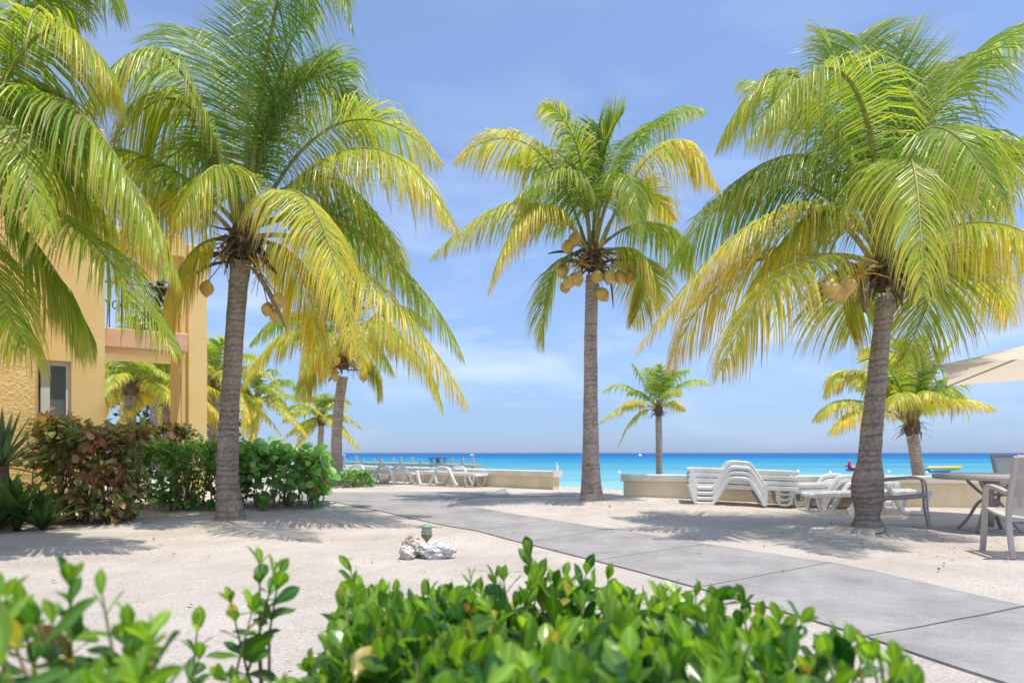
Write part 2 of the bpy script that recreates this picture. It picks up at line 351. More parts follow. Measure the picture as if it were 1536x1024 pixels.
def strip(mb, l0, l1, r0, r1, nu=10, nv=6, gap=.009, h=.014):
    """concrete bay between two pairs of edge points, following the ground, with a skirt"""
    l0, l1, r0, r1 = (np.asarray(p[:2], float) for p in (l0, l1, r0, r1))
    ln = max(np.linalg.norm(l1 - l0), .1); g = gap / ln
    vs = np.linspace(g, 1 - g, nv + 1); us = np.linspace(0, 1, nu + 1); V = []
    for v in vs:
        a = l0 + (l1 - l0) * v; b = r0 + (r1 - r0) * v
        for u in us:
            p = a + (b - a) * u; V.append((p[0], p[1], float(ground(p[0], p[1])) + h))
    V = np.array(V); n = nu + 1; F = []
    for j in range(nv):
        for i in range(nu): F.append((j*n+i, j*n+i+1, (j+1)*n+i+1, (j+1)*n+i))
    ring = [i for i in range(n)] + [(j+1)*n - 1 for j in range(1, nv+1)] + [nv*n + i for i in range(nu-1, -1, -1)] + [j*n for j in range(nv-1, 0, -1)]
    mm = len(V); low = V[ring] - np.array([0, 0, .12]); V = np.vstack([V, low]); k = len(ring)
    for i in range(k): F.append((ring[i], mm + i, mm + (i+1) % k, ring[(i+1) % k]))
    if np.cross(np.append(r0 - l0, 0), np.append(l1 - l0, 0))[2] < 0: F = [f[::-1] for f in F]
    mb.add(V, F)
pairs = [((2.35, 2.2), (4.5, 1.9)), (gp(1300, 957), gp(1540, 911)), (gp(1048, 883), gp(1250, 845)), (gp(893, 842), gp(1060, 817)),
         (gp(785, 815), gp(920, 794)), (gp(713, 796), gp(826, 779.5)), (gp(600, 773.5), gp(745, 767)), (gp(500, 752.5), gp(673, 754.5))]
mb = MB()
for i in range(len(pairs) - 1): strip(mb, pairs[i][0], pairs[i+1][0], pairs[i][1], pairs[i+1][1])
plz = [(gp(330, 752.5), gp(330, 738)), (gp(500, 752.2), gp(500, 738.5)), (gp(673, 754), gp(650, 738)), (gp(717, 745.5), gp(735, 737)), (gp(862, 743.5), gp(835, 737)), (gp(936, 744.5), gp(938, 740))]
for i in range(len(plz) - 1): strip(mb, plz[i][0], plz[i+1][0], plz[i][1], plz[i+1][1], gap=.003)
tag(mb.build('path', M['concrete']), kind='structure')

# ------------------------------------------------------------------ palms
GREEN = np.array([.19, .33, .05]); LIME = np.array([.48, .56, .07]); YEL = np.array([.86, .64, .10]); TAN = np.array([.50, .38, .22]); BRN = np.array([.22, .14, .08])
def frond_mesh(Bp, Mp, Tp, lmax=.8, n=70, age=.3, droop=.5, width=.034, rg=None, rad=.03, dead=.04):
    Bp, Mp, Tp = (np.asarray(q, float) for q in (Bp, Mp, Tp)); C_ = 2 * Mp - (Bp + Tp) / 2
    bez = lambda t: np.outer((1-t)**2, Bp) + np.outer(2*t*(1-t), C_) + np.outer(t*t, Tp)
    dbez = lambda t: nrm(np.outer(2*(1-t), C_-Bp) + np.outer(2*t, Tp-C_))
    mb = MB()
    # rachis
    t = np.linspace(0, 1, 22); P = bez(t); r = rad * (1 - t) ** 1.1 + .0035; r[:3] *= (1.5, 1.25, 1.1)
    rc = (.33, .31, .075) if age < .55 else (.44, .36, .12)
    mb.tube(P, r, 6, col=np.array(rc), mi=1)
    h = (Tp - Bp)[:2]; h = h / (np.linalg.norm(h) + 1e-6)
    S = np.array([h[1], -h[0], 0.0])
    roll = rg.normal(0, .2)
    for side in (-1, 1):
        k = np.arange(n); tt = .17 + .83 * ((k + rg.uniform(-.35, .35, n) + .5) / n).clip(0, 1)
        keep = rg.random(n) > .05; tt = tt[keep]; m = len(tt)
        T = dbez(tt); P = bez(tt)
        Nn = nrm(np.cross(S, T)); Sd = nrm(S * math.cos(roll) + Nn * math.sin(roll)); Nn = nrm(np.cross(Sd, T))
        u = (tt - .17) / .83
        Lf = lmax * np.clip(np.sin(np.pi * (.13 + .84 * u ** .9)), .05, 1) ** .75 * rg.uniform(.82, 1.08, m)
        phi = np.radians(16 + 44 * u ** 1.3 + 5 * np.sin(9 * u + rg.uniform(0, 6)) + rg.normal(0, 2.2, m))[:, None]
        lift = (.42 - .45 * droop) + .07 * np.sin(13 * u + rg.uniform(0, 6)) + rg.normal(0, .045, m)
        D = nrm(np.cos(phi) * Sd * side + np.sin(phi) * T + Nn * lift[:, None])
        seg = 5; rings = [P]; dirs = [D]; g = droop * (rg.uniform(.88, 1.14, m) * (1 + .12 * np.sin(11 * u + rg.uniform(0, 6))))[:, None]
        Lf = Lf * np.where(rg.random(m) < .10, rg.uniform(.45, .8, m), 1); brk = rg.random(m) < .10; bs = rg.integers(1, 4, m)
        for s in range(1, seg):
            Dn = D + np.array([0, 0, -1.0]) * g * (.10 + .24 * s) + np.array([-.05, .0, 0]) * s * .3 + rg.normal(0, .02, (m, 3))
            Dn[brk & (bs == s)] += np.array([0, 0, -1.3])
            D = nrm(Dn); rings.append(rings[-1] + D * (Lf / (seg - 1))[:, None]); dirs.append(D)
        wp = np.array([.55, 1.0, .92, .62, .05]); tw = rg.normal(0, .3, m)[:, None]
        base = np.where(rg.random(m) < dead + .10 * max(age - .2, 0), 1, 0)[:, None]
        a = np.clip(age - .01 + rg.normal(0, .13, m) + .25 * (u - .5), 0, 1.2)[:, None]
        cut = rg.uniform(.5, .85, m)[:, None]
        V = np.zeros((m, seg, 3, 3)); Cc = np.zeros((m, seg, 3, 3))
        for s in range(seg):
            d = dirs[s]; W = nrm(T - d * np.sum(T * d, 1, keepdims=True)); Q = np.cross(d, W); W = nrm(W * np.cos(tw) + Q * np.sin(tw)); Q = np.cross(d, W)
            w_ = width * wp[s] * .5 * (0.55 + .45 * np.sin(np.pi * (.15 + .8 * u)))[:, None] * 1.25
            V[:, s, 0] = rings[s] - W * w_; V[:, s, 2] = rings[s] + W * w_; V[:, s, 1] = rings[s] - Q * w_ * .45
            f = s / (seg - 1); x = np.clip(a * 1.0 + .6 * a * f + .16 * f ** 2 - .06, 0, 1.5)
            c = np.where(x < .5, GREEN + (LIME - GREEN) * (x / .5), LIME + (YEL - LIME) * np.clip((x - .5) / .6, 0, 1))
            tipb = np.clip((f - cut) / .3, 0, 1) * np.clip(.3 + a * .9 + rg.normal(0, .3, m)[:, None], 0, .95)
            c = c + (TAN - c) * tipb; c = c + (TAN * .9 - c) * base * .85
            Cc[:, s, :] = (c * rg.uniform(.85, 1.12, (m, 1)))[:, None, :]
        ii = (np.arange(m) * seg * 3)[:, None, None]; ss = (np.arange(seg - 1) * 3)[None, :, None]; q = np.arange(2)[None, None, :]
        b0 = ii + ss + q; F = np.stack([b0, b0 + 1, b0 + 4, b0 + 3], -1).reshape(-1, 4)
        if side < 0: F = F[:, ::-1]
        mb.add(V.reshape(-1, 3), F.tolist(), Cc.reshape(-1, 3))
    return mb
def trunk_mesh(pts, rads, rg, tone=1.0, step=.024, nseg=26, root=True):
    pts = np.asarray(pts, float); s = np.r_[0, np.cumsum(np.linalg.norm(np.diff(pts, axis=0), axis=1))]
    m = max(int(s[-1] / step), 6); q = np.linspace(0, s[-1], m)
    # smooth the polyline
    P = np.stack([np.interp(q, s, pts[:, i]) for i in range(3)], 1); rr = np.interp(q, s, rads)
    for k_ in range(8):
        P[1:-1] = .5 * P[1:-1] + .25 * (P[:-2] + P[2:])
        if k_ < 3: rr[1:-1] = .5 * rr[1:-1] + .25 * (rr[:-2] + rr[2:])
    mb = MB(); V = []; C_ = []; ph = 0; per = .07; ang = np.arange(nseg) * 2 * math.pi / nseg
    wob = rg.uniform(0, 6.28, 4)
    for i in range(m):
        ph += step / (per * rg.uniform(.7, 1.4)); saw = (ph % 1.0)
        f = i / m
        jag = 1 + .04 * (saw - .5) + .018 * np.sin(ang * 3 + wob[0] + i * .13) + .014 * np.sin(ang * 5 + wob[1] - i * .4) + rg.normal(0, .010, nseg)
        r = rr[i] * jag
        V.append(np.c_[P[i, 0] + r * np.cos(ang), P[i, 1] + r * np.sin(ang), np.full(nseg, P[i, 2]) + .012 * np.sin(ang + wob[3]) + .008 * np.sin(ang * 3 + i * .21)])
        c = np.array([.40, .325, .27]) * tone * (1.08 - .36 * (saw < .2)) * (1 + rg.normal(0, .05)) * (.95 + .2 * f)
        C_.append(np.tile(c, (nseg, 1)) * (1 - .30 * (rg.random((nseg, 1)) < .16)) * (1 + .10 * np.sin(ang * 2 + wob[2] + i * .05))[:, None] * rg.uniform(.88, 1.12, (nseg, 1)))
    F = [(i*nseg+k, i*nseg+(k+1) % nseg, (i+1)*nseg+(k+1) % nseg, (i+1)*nseg+k) for i in range(m-1) for k in range(nseg)]
    mb.add(np.concatenate(V), F, np.concatenate(C_))
    if root:
        p0 = P[0]
        for k in range(46):
            a = rg.uniform(0, 6.28); r0 = rr[0] * .9; L_ = rg.uniform(.05, .20); e = np.array([math.cos(a), math.sin(a), 0])
            b = p0 + e * r0 + np.array([0, 0, rg.uniform(.04, .12)])
            pp = [b, b + e * L_ * .45 + np.array([0, 0, -.04]), p0 + e * (r0 + L_) + np.array([rg.normal(0, .02), rg.normal(0, .02), -.02])]
            mb.tube(pp, [.014, .010, .004], 5, col=np.array([.30, .24, .20]) * rg.uniform(.7, 1.2))
    return mb
def crown_fibre(c, r, rg, k=70, drop=.25):
    mb = MB()
    for i in range(k):
        a = rg.uniform(0, 6.28); e = np.array([math.cos(a), math.sin(a), 0]); z0 = rg.uniform(-.02, .30); L_ = rg.uniform(.12, .42)
        b = c + e * r * rg.uniform(.55, .95) + np.array([0, 0, z0]); dz = rg.uniform(-1.0, .55)
        tip = b + nrm(e + np.array([rg.normal(0, .35), rg.normal(0, .35), dz])) * L_ + np.array([0, 0, -drop * rg.random()])
        mid = (b + tip) / 2 + e * .07
        wd = rg.uniform(.4, 1.5)
        mb.tube([b, (b+mid)/2 + e*.02, mid, tip], [1, 1, .8, .15], flat=(.05 * wd, .010), col=np.array([.20, .145, .105]) * rg.uniform(.55, 1.5))
    V = []; n = 14    # fibre sleeve
    mb2 = [(r * .95, -.10), (r * 1.15, .0), (r * 1.35, .10), (r * 1.25, .25), (r * .9, .42), (r * .5, .6)]
    mb.lathe(mb2, c, n, col=np.array([.15, .105, .075]))
    return mb
def coconut_mb(c, r, rg):
    mb = MB(); V = []; n = 14; prof = []
    ax = nrm(np.array([rg.normal(0, .3), rg.normal(0, .3), -1.0])); Xa = nrm(np.cross(ax, (1, .2, 0))); Ya = np.cross(ax, Xa)
    for i in range(11):
        t = i / 10; rr = math.sin(math.pi * min(max(t, .02), .985)) ** .72 * (1 - .12 * t) * r; z = (t - .5) * 2.35 * r
        for k in range(n):
            q = 2 * math.pi * k / n; tri = 1 + .05 * math.cos(3 * q + 1) * t
            V.append(c + ax * z + rr * tri * (math.cos(q) * Xa + math.sin(q) * Ya))
    F = [(i*n+k, i*n+(k+1) % n, (i+1)*n+(k+1) % n, (i+1)*n+k) for i in range(10) for k in range(n)] + [tuple(range(n))[::-1], tuple(10*n+k for k in range(n))]
    mb.add(V, [f[::-1] for f in F])
    return mb
def spathe_mb(p0, p1, wd, rg, sag=.1):
    p0 = np.asarray(p0); p1 = np.asarray(p1); mb = MB(); t = np.linspace(0, 1, 9)
    pts = p0 + np.outer(t, p1 - p0) + np.outer(np.sin(t * math.pi) * sag, (0, 0, 1))
    prof = np.sin(np.pi * (.08 + .87 * t)) ** .8
    Td = nrm(p1 - p0); X_ = nrm(np.cross(Td, (0, 0, 1))); Yv = np.cross(X_, Td); V = []
    for i in range(9):
        for a in (-1.3, -.7, 0, .7, 1.3):
            V.append(pts[i] + wd * prof[i] * (math.sin(a) * X_ + (math.cos(a) - .5) * Yv * .8))
    F = [(i*5+k, i*5+k+1, i*5+k+6, i*5+k+5) for i in range(8) for k in range(4)]
    c = np.array([.25, .20, .165]) * rg.uniform(.8, 1.2)
    mb.add(V, F, c); mb.add(np.array(V) + np.array([0, 0, -.012]), [f[::-1] for f in F], c * .7); return mb

def palm(label, base, trunk_pts, rads, crown, fronds, lmax=.8, n=70, width=.034, seed=0, tone=1., fib=70, cat='palm tree', group=None, nuts=(), spathes=(), nut_r=.105, rad=.03, root=True, droop0=.5):
    """fronds: (mid px, mid py, tip px, tip py, depth shift of tip, age, droop) around a crown given as a point"""
    rg = np.random.default_rng(seed); base = np.asarray(base, float); D = crown[1]
    t = empty('coconut_palm', base, label=label, cat=cat, group=group)
    trunk_mesh(np.asarray(trunk_pts) - base, rads, rg, tone, root=root).build('trunk', M['bark'], t, smooth=True)
    crown_fibre(crown - base, rads[-1], rg, fib).build('fibre_sheath', M['fibre'], t)
    for i, f in enumerate(fronds):
        if len(f) == 3: b, m_, tp, age, dr = None, f[0], f[1], f[2][0], f[2][1]
        else:
            mx_, my_, tx_, ty_, dd, age, dr = f
            m_ = at(mx_, my_, D + dd * .55); tp = at(tx_, ty_, D + dd)
        hd = nrm((tp - crown) * np.array([1, 1, 0])); old = np.clip(age, 0, 1)
        b = crown + hd * rads[-1] * (.35 + .5 * old) + np.array([0, 0, .42 - .42 * old + rg.uniform(-.05, .05)])
        frond_mesh(b - base, m_ - base, tp - base, lmax * rg.uniform(.92, 1.06), n, age, dr, width, rg, rad).build('frond', [M['frond'], M['stem_tan']], t)
    if len(nuts):
        for grp in nuts:
            st = MB(); hub = crown + (np.mean([at(*q) for q in grp], 0) - crown) * .55 + np.array([0, 0, .16])
            pts = [at(*q) for q in grp]
            st.tube([crown + np.array([0, 0, .2]) - base, (crown + hub) / 2 + np.array([0, 0, .16]) - base, hub - base], [.018, .016, .012], 6, col=(.50, .32, .07))
            for p in pts: st.tube([hub - base, (hub + p) / 2 + np.array([0, 0, .03]) - base, p + np.array([0, 0, nut_r * .9]) - base], [.010, .008, .008], 5, col=(.52, .34, .08))
            for k in range(16):
                e = nrm(rg.normal(0, 1, 3) + np.array([0, -.4, .35])); st.tube([hub - base, hub + e * .15 - base, hub + e * .30 + np.array([0, 0, -.05]) - base], [.008, .007, .004], 4, col=(.78, .52, .12))
            so_ = st.build('fruit_stalk', M['fibre'], t)
            for p in pts: coconut_mb(p - base, nut_r * rg.uniform(.88, 1.08), rg).build('coconut', M['coconut'], so_, smooth=True)
    for (x0, y0, x1, y1, dd, wd) in spathes:
        spathe_mb(at(x0, y0, D - .1) - base, at(x1, y1, D + dd) - base, wd, rg).build('dry_spathe', M['fibre'], t, smooth=True)
    return t
M['stem_tan'] = attr_rough('frond_stalk', .5, .1, 20)

def px_trunk(base, pts, D2):
    """trunk centre line through photo pixels, depth running from the base's to D2 at the crown"""
    y0, y1 = pts[0][1], pts[-1][1]; out = [base + np.array([0, 0, -.1])]
    for (px, py) in pts[1:]:
        f = (y0 - py) / (y0 - y1); out.append(at(px, py, base[1] + (D2 - base[1]) * f))
    return out

# -- leaning palm on the left
b = PALM_BASE['lean']; D = b[1]; pt = px_trunk(b, [(345, 783), (345, 768), (342, 730), (341, 690), (345, 600), (352, 500), (357, 430), (362, 392)], D)
s = D / 1024
F1 = [(372, 170, 379, -25, -.3, .12, .18), (245, 82, 100, 215, -1.4, .35, .85), (268, 150, 140, 275, -.7, .45, .9), (455, 120, 580, 205, 1.0, .1, .6), (510, 185, 658, 240, .6, .5, .7), (540, 222, 682, 340, -.5, .62, .75),
      (452, 292, 530, 520, -2.4, .62, .9), (545, 352, 692, 530, .2, .28, .7), (530, 395, 697, 600, -.8, .68, .8), (515, 325, 612, 425, 1.4, .35, .6), (240, 245, 110, 222, -.4, .3, .85),
      (285, 382, 250, 490, -.3, .72, .9), (430, 150, 530, 100, .8, .05, .4), (325, 120, 268, 40, .9, .1, .5), (420, 110, 470, 15, .2, .12, .4), (445, 400, 490, 560, .9, .75, .9),
      (440, -75, 527, 35, -.9, .15, .8), (255, 300, 172, 425, .4, .7, .85), (490, 265, 605, 385, .3, .35, .85), (300, 215, 190, 320, .6, .3, .85), (330, 250, 265, 330, -1.3, .45, .9), (395, 190, 450, 100, 1.3, .08, .4)]
palm('tall leaning palm beside the sea grape hedge with three golden coconuts low on its right', b, pt,
     [27*s, 20*s, 16.5*s, 15.5*s, 13.6*s, 13.2*s, 13.6*s, 15.5*s], at(366, 378, D), [(*f[:5], f[5] - .08, f[6]) for f in F1], 1.2, 138, .018, 11, .76, 110,
     nuts=[[(401, 464, D-.25), (417, 452, D-.3), (414, 474, D-.2)], [(310, 433, D-.2)]], spathes=[(345, 392, 272, 430, -.35, .05), (375, 398, 428, 490, -.5, .05), (350, 385, 300, 395, .3, .06), (372, 388, 415, 410, .3, .06)], nut_r=.098, rad=.032)
# -- straight palm in the middle
b = PALM_BASE['centre']; D = b[1]; s = D / 1024; pt = px_trunk(b, [(887, 753), (887, 742), (887, 728), (886, 690), (886, 600), (886, 520), (887, 450), (889, 412)], D)
F2 = [(904, 242, 934, 172, .1, .05, .10), (893, 246, 898, 188, .2, .05, .1), (866, 222, 818, 158, -.3, .3, .5), (800, 222, 684, 238, .2, .5, .75), (785, 305, 650, 382, -.3, .42, .8), (805, 310, 733, 435, -1.2, .55, .95),
      (828, 415, 816, 520, .8, .35, .5), (955, 210, 1050, 165, .5, .12, .6), (990, 222, 1078, 282, -.5, .6, .8), (950, 292, 1010, 330, 1.0, .6, .6), (985, 335, 1040, 412, .5, .3, .8), (965, 405, 948, 485, 1.0, .5, .6),
      (935, 262, 962, 350, -1.2, .2, .8), (850, 265, 775, 295, -.9, .2, .8), (845, 235, 745, 245, 1.0, .15, .7), (925, 235, 985, 185, 1.1, .1, .5), (960, 380, 985, 450, -.3, .45, .8)]
palm('straight palm at the gap in the wall with a dozen golden coconuts under its crown', b, pt,
     [20*s, 17.5*s, 15*s, 12.7*s, 10.6*s, 9.8*s, 9.4*s, 9.8*s], at(889, 398, D), F2, 1.0, 124, .0205, 12, 1.08, 110,
     nuts=[[(843, 406, D-.1), (854, 423, D-.25), (866, 419, D-.3), (848, 431, D-.1)], [(896, 415, D-.35), (914, 416, D-.3), (904, 442, D-.2)], [(942, 399, D+.1), (930, 416, D-.1), (945, 417, D+.05)], [(863, 359, D-.2), (852, 371, D-.15), (935, 384, D+.3)]],
     nut_r=.118, spathes=[(880, 392, 822, 380, .2, .05), (900, 395, 968, 398, .3, .05), (915, 418, 920, 462, -.1, .05), (870, 395, 838, 402, -.3, .07)])
# -- palm with the swollen foot on the right
b = PALM_BASE['bulb']; D = b[1]; s = D / 1024; pt = px_trunk(b, [(1300, 795), (1300, 787), (1301, 776), (1302, 766), (1301, 750), (1301, 735), (1301, 718), (1304, 690), (1310, 620), (1318, 540), (1325, 480), (1328, 446)], D)
F3 = [(1336, 200, 1350, 58, .3, .08, .15), (1272, 118, 1122, 210, -1.6, .3, .9), (1302, 140, 1286, 55, .7, .15, .35), (1205, 120, 1078, 215, .3, .3, .85), (1215, 235, 1062, 310, .4, .2, .85), (1240, 315, 1125, 430, .1, .4, .85), (1400, 225, 1520, 330, .5, .25, .85), (1170, 318, 958, 520, -.3, .62, .8), (1160, 272, 1002, 400, 1.0, .1, .75), (1190, 400, 1082, 555, -1.2, .55, .75),
      (1385, 198, 1505, 300, -2.4, .18, .85), (1422, 125, 1540, 62, .3, .15, .55), (1440, 275, 1570, 185, -.5, .3, .85), (1452, 335, 1580, 375, -1.6, .5, .85), (1405, 395, 1350, 545, .5, .35, .4), (1445, 375, 1512, 475, .8, .6, .8),
      (1125, 395, 1003, 548, 1.0, .72, .7), (1385, 150, 1450, 95, 1.1, .1, .5), (1240, 190, 1120, 120, 1.1, .12, .6), (1405, 270, 1510, 310, 1.3, .15, .8),
      (1270, 420, 1275, 500, .9, .5, .6), (1362, 235, 1385, 440, -2.7, .35, .85), (1420, 215, 1545, 260, .2, .2, .8), (1280, 170, 1230, 50, .6, .15, .4)]
palm('palm with swollen grey foot beside the patio chairs, pale coconuts under its dry spathe', b, pt,
     [28*s, 22*s, 17*s, 16.3*s, 21.5*s, 23*s, 22*s, 16.2*s, 14.8*s, 13*s, 12.6*s, 14*s], at(1327, 425, D), F3, 1.2, 138, .018, 13, .82, 100,
     nuts=[[(1247, 433, D-1.25), (1270, 429, D-1.15), (1260, 441, D-1.15)]], spathes=[(1320, 406, 1236, 416, -.95, .075), (1296, 408, 1297, 468, -.6, .06)], nut_r=.105, rad=.034)
# -- palm reaching in from the left edge
D = 7.0; bx = at(-70, 679, D); b = np.array([bx[0], D, float(ground(bx[0], D))]); cr = at(-62, 300, D)
F0 = [(60, 52, 168, 118, -.2, .55, .8), (92, 150, 252, 405, -.6, .38, .9), (110, 338, 262, 528, -.2, .42, .5), (70, -62, 170, 12, .4, .15, .7), (60, 375, 140, 505, .8, .3, .8), (-10, 170, 70, 340, -1.0, .4, .9),
      (70, 235, 175, 345, .9, .35, .9), (150, 235, 268, 420, .3, .55, .9), (20, 30, 110, 20, .9, .3, .7), (30, 120, 150, 205, .5, .25, .85), (-120, 100, -260, 180, 0, .3, .8), (-150, 260, -290, 420, .3, .4, .8), (-60, 90, -80, -60, .2, .1, .3), (-20, 390, 40, 520, -.6, .5, .8), (-130, 340, -200, 500, -.6, .5, .8)]
palm('palm at the left edge of the picture hanging its fronds over the yellow building', b, [b + np.array([0, 0, -.1]), b + np.array([.1, 0, .8]), cr + np.array([0, 0, -1]), cr], [.22, .16, .14, .14], cr, [(*f[:5], f[5] - .16, f[6]) for f in F0], 1.12, 128, .019, 14, 1., 60)
# -- palm by the left loungers
b = PALM_BASE['shore']; D = b[1]; s = D / 1024; pt = px_trunk(b, [(507, 727), (506, 715), (505, 690), (505, 650), (508, 610), (514, 565)], D)
F4 = [(435, 500, 363, 580, -.3, .62, .8), (450, 468, 376, 515, .9, .25, .8), (610, 518, 664, 618, .3, .5, .75), (537, 488, 545, 560, -1.4, .7, .8), (474, 545, 453, 595, .5, .6, .8), (532, 450, 565, 385, .3, .2, .3), (497, 450, 468, 390, .2, .2, .4),
      (585, 460, 645, 490, .7, .3, .7), (555, 545, 568, 590, .2, .5, .7), (515, 450, 512, 370, .6, .1, .2), (470, 480, 410, 470, 1.2, .3, .7), (560, 480, 625, 540, -1.0, .5, .8), (490, 500, 450, 560, -1.2, .6, .9), (545, 500, 590, 560, 1.2, .4, .7)]
palm('slim palm beside the left loungers with small shrubs at its foot', b, pt, [12*s, 9*s, 8.2*s, 7.8*s, 7.6*s, 7.8*s], at(515, 548, D), [(*f[:5], f[5] - .12, f[6]) for f in F4], 1.05, 104, .027, 15, 1.1, 60,
     nuts=[[(487, 530, D-.3), (498, 531, D-.35), (505, 541, D-.3)], [(500, 556, D-.2), (503, 565, D-.25)], [(545, 566, D)]], spathes=[(510, 558, 493, 572, .1, .05), (520, 555, 566, 568, .1, .05)], nut_r=.11)
# -- small palm beyond the right wall near the middle
def far_palm(label, cx, cy, D, basepx, basez, F, lmax, n, width, seed, tr, tone=1., group=None, fib=30):
    cr = at(cx, cy, D); bx = (basepx - 768) / 1024 * D; b = np.array([bx, D, basez])
    mid = (b + cr) / 2 + np.array([(cr[0] - b[0]) * -.12, 0, 0])
    return palm(label, b, [b + np.array([0, 0, -.15]), b + (mid - b) * .3, mid, cr], [tr * 1.35, tr * 1.05, tr, tr], cr, F, lmax, n, width, seed, tone, fib, group=group, root=False, rad=.026)
F7 = [(938, 578, 903, 590, .4, .35, .5), (962, 568, 948, 547, .2, .25, .3), (990, 578, 990, 547, -.6, .2, .3), (1028, 573, 1066, 577, .3, .4, .6), (955, 600, 936, 607, -.5, .6, .6), (938, 610, 900, 634, 0, .5, .6), (955, 622, 928, 668, .2, .6, .6),
      (1008, 602, 1027, 614, .1, .6, .6), (1013, 565, 1034, 556, .6, .25, .4), (978, 575, 972, 552, .9, .2, .3), (1003, 585, 1020, 592, -.9, .4, .6), (962, 588, 945, 590, 1.0, .3, .6), (1002, 570, 1010, 555, .9, .2, .3)]
far_palm('small lopsided palm rising behind the right wall near the middle', 988, 622, 27, 989, -1.3, F7, .6, 64, .037, 21, .125)
F8 = [(1288, 560, 1238, 594, .3, .5, .7), (1278, 600, 1224, 628, 0, .5, .7), (1302, 612, 1246, 648, -.4, .65, .7), (1375, 565, 1388, 505, .3, .2, .2), (1338, 560, 1295, 525, .2, .35, .4), (1400, 562, 1425, 520, .4, .25, .3), (1412, 598, 1492, 612, 0, .55, .7),
      (1412, 578, 1455, 562, .5, .3, .5), (1360, 590, 1335, 610, -1.3, .45, .8), (1330, 580, 1290, 575, 1.0, .35, .6), (1385, 590, 1430, 600, -1.2, .45, .8), (1352, 555, 1345, 510, .8, .2, .3), (1400, 590, 1450, 595, 1.0, .4, .7), (1315, 570, 1262, 560, .2, .45, .6)]
far_palm('short bushy palm behind the right wall between the swollen trunk and the umbrella', 1368, 648, 17.5, 1388, -1.2, F8, .8, 84, .033, 22, .145)
def radial(cx, cy, D, ln, k, rg, lo=-25, hi=80, age=(.1, .7)):
    """fronds all round a crown: young ones stand, old ones hang"""
    cr = at(cx, cy, D); out = []
    for i in range(k):
        f = (i + .5) / k; a = i * 2.39996 + rg.normal(0, .2); e = R(hi + (lo - hi) * f ** .8 + rg.normal(0, 6)); l = ln * rg.uniform(.85, 1.1)
        h = np.array([math.cos(a), math.sin(a), 0]); m_ = cr + l * .52 * (h * math.cos(e) + np.array([0, 0, math.sin(e) + .12]))
        tp = cr + l * (h * (math.cos(e) * .75 + .28) + np.array([0, 0, math.sin(e) * .8 - .22 - .2 * f]))
        out.append((m_, tp, (age[0] + (age[1] - age[0]) * f + rg.normal(0, .07), .3 + .5 * f)))
    return out
rg_ = np.random.default_rng(5)
far_palm('small bright yellow green palm left of the slim palm, above the sea grape hedge', 482, 636, 31, 479, -.4, radial(482, 632, 31, 2.0, 15, rg_, age=(.25, .6)), .6, 46, .05, 23, .13)
far_palm('leaning palm in the distance just right of the tall leaning trunk', 386, 610, 29, 375, 0, radial(386, 606, 29, 2.5, 16, rg_), .68, 46, .05, 24, .14)
G = 'palms growing behind the building'
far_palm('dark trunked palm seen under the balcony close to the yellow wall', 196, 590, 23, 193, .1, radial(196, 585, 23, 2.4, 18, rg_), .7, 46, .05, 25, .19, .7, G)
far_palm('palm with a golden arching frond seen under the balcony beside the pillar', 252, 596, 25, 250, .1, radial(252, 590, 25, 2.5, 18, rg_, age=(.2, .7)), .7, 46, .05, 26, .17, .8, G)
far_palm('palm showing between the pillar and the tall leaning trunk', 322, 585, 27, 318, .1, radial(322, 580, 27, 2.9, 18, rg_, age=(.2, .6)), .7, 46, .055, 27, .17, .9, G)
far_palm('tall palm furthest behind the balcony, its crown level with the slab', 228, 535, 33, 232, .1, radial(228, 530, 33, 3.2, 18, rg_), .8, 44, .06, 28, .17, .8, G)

# ------------------------------------------------------------------ leafy plants
def leaf_grid(shape, nu=6, nv=2, fold=.25, curl=.15):
    """unit leaf along +y, from (0,0,0) to (0,1,0); returns verts and faces"""
    V = []
    for i in range(nu + 1):
        t = i / nu; wd = shape(t)
        for j in range(-nv, nv + 1):
            u = j / nv; V.append((u * wd, t, abs(u) * wd * fold - curl * t * t + .02 * math.sin(9 * t) * abs(u)))
    n = 2 * nv + 1; F = [(i*n+j, i*n+j+1, (i+1)*n+j+1, (i+1)*n+j) for i in range(nu) for j in range(2*nv)]
    return np.array(V), np.array(F)
OBOV = lambda t: .03 + .235 * max(0, math.sin(math.pi * min(t, 1) ** 1.3)) ** .85 if t < .999 else .012
OVATE = lambda t: .02 + .29 * max(0, math.sin(math.pi * min(t, 1) ** .75)) ** .85 if t < .999 else .0
ROUND = lambda t: .48 * math.sqrt(max(0, 1 - (2 * t - 1) ** 2)) + .01
LANCE = lambda t: .015 + .10 * max(0, math.sin(math.pi * (.12 + .87 * t))) ** .8
def put_leaves(mb, LV, LF, P, Yd, Nd, size, cols, wsc=1.0, rib=0.):
    """place many leaves: position, pointing direction, upper-side normal, length, colour"""
    P, Yd, Nd = np.asarray(P), nrm(Yd), np.asarray(Nd); Xd = nrm(np.cross(Yd, Nd)); Zd = np.cross(Xd, Yd)
    size = np.asarray(size)[:, None, None]
    ws = np.asarray(wsc) * np.ones(len(P)); ws = ws[:, None, None]
    V = P[:, None] + size * (ws * LV[None, :, :1] * Xd[:, None] + LV[None, :, 1:2] * Yd[:, None] + LV[None, :, 2:] * Zd[:, None])
    k = len(LV); F = (np.arange(len(P)) * k)[:, None, None] + LF[None]
    C_ = (np.asarray(cols)[:, None, :] * (1 + rib * np.exp(-(LV[None, :, :1] / .03) ** 2))).reshape(-1, 3)
    mb.add(V.reshape(-1, 3), F.reshape(-1, LF.shape[1]).tolist(), C_)
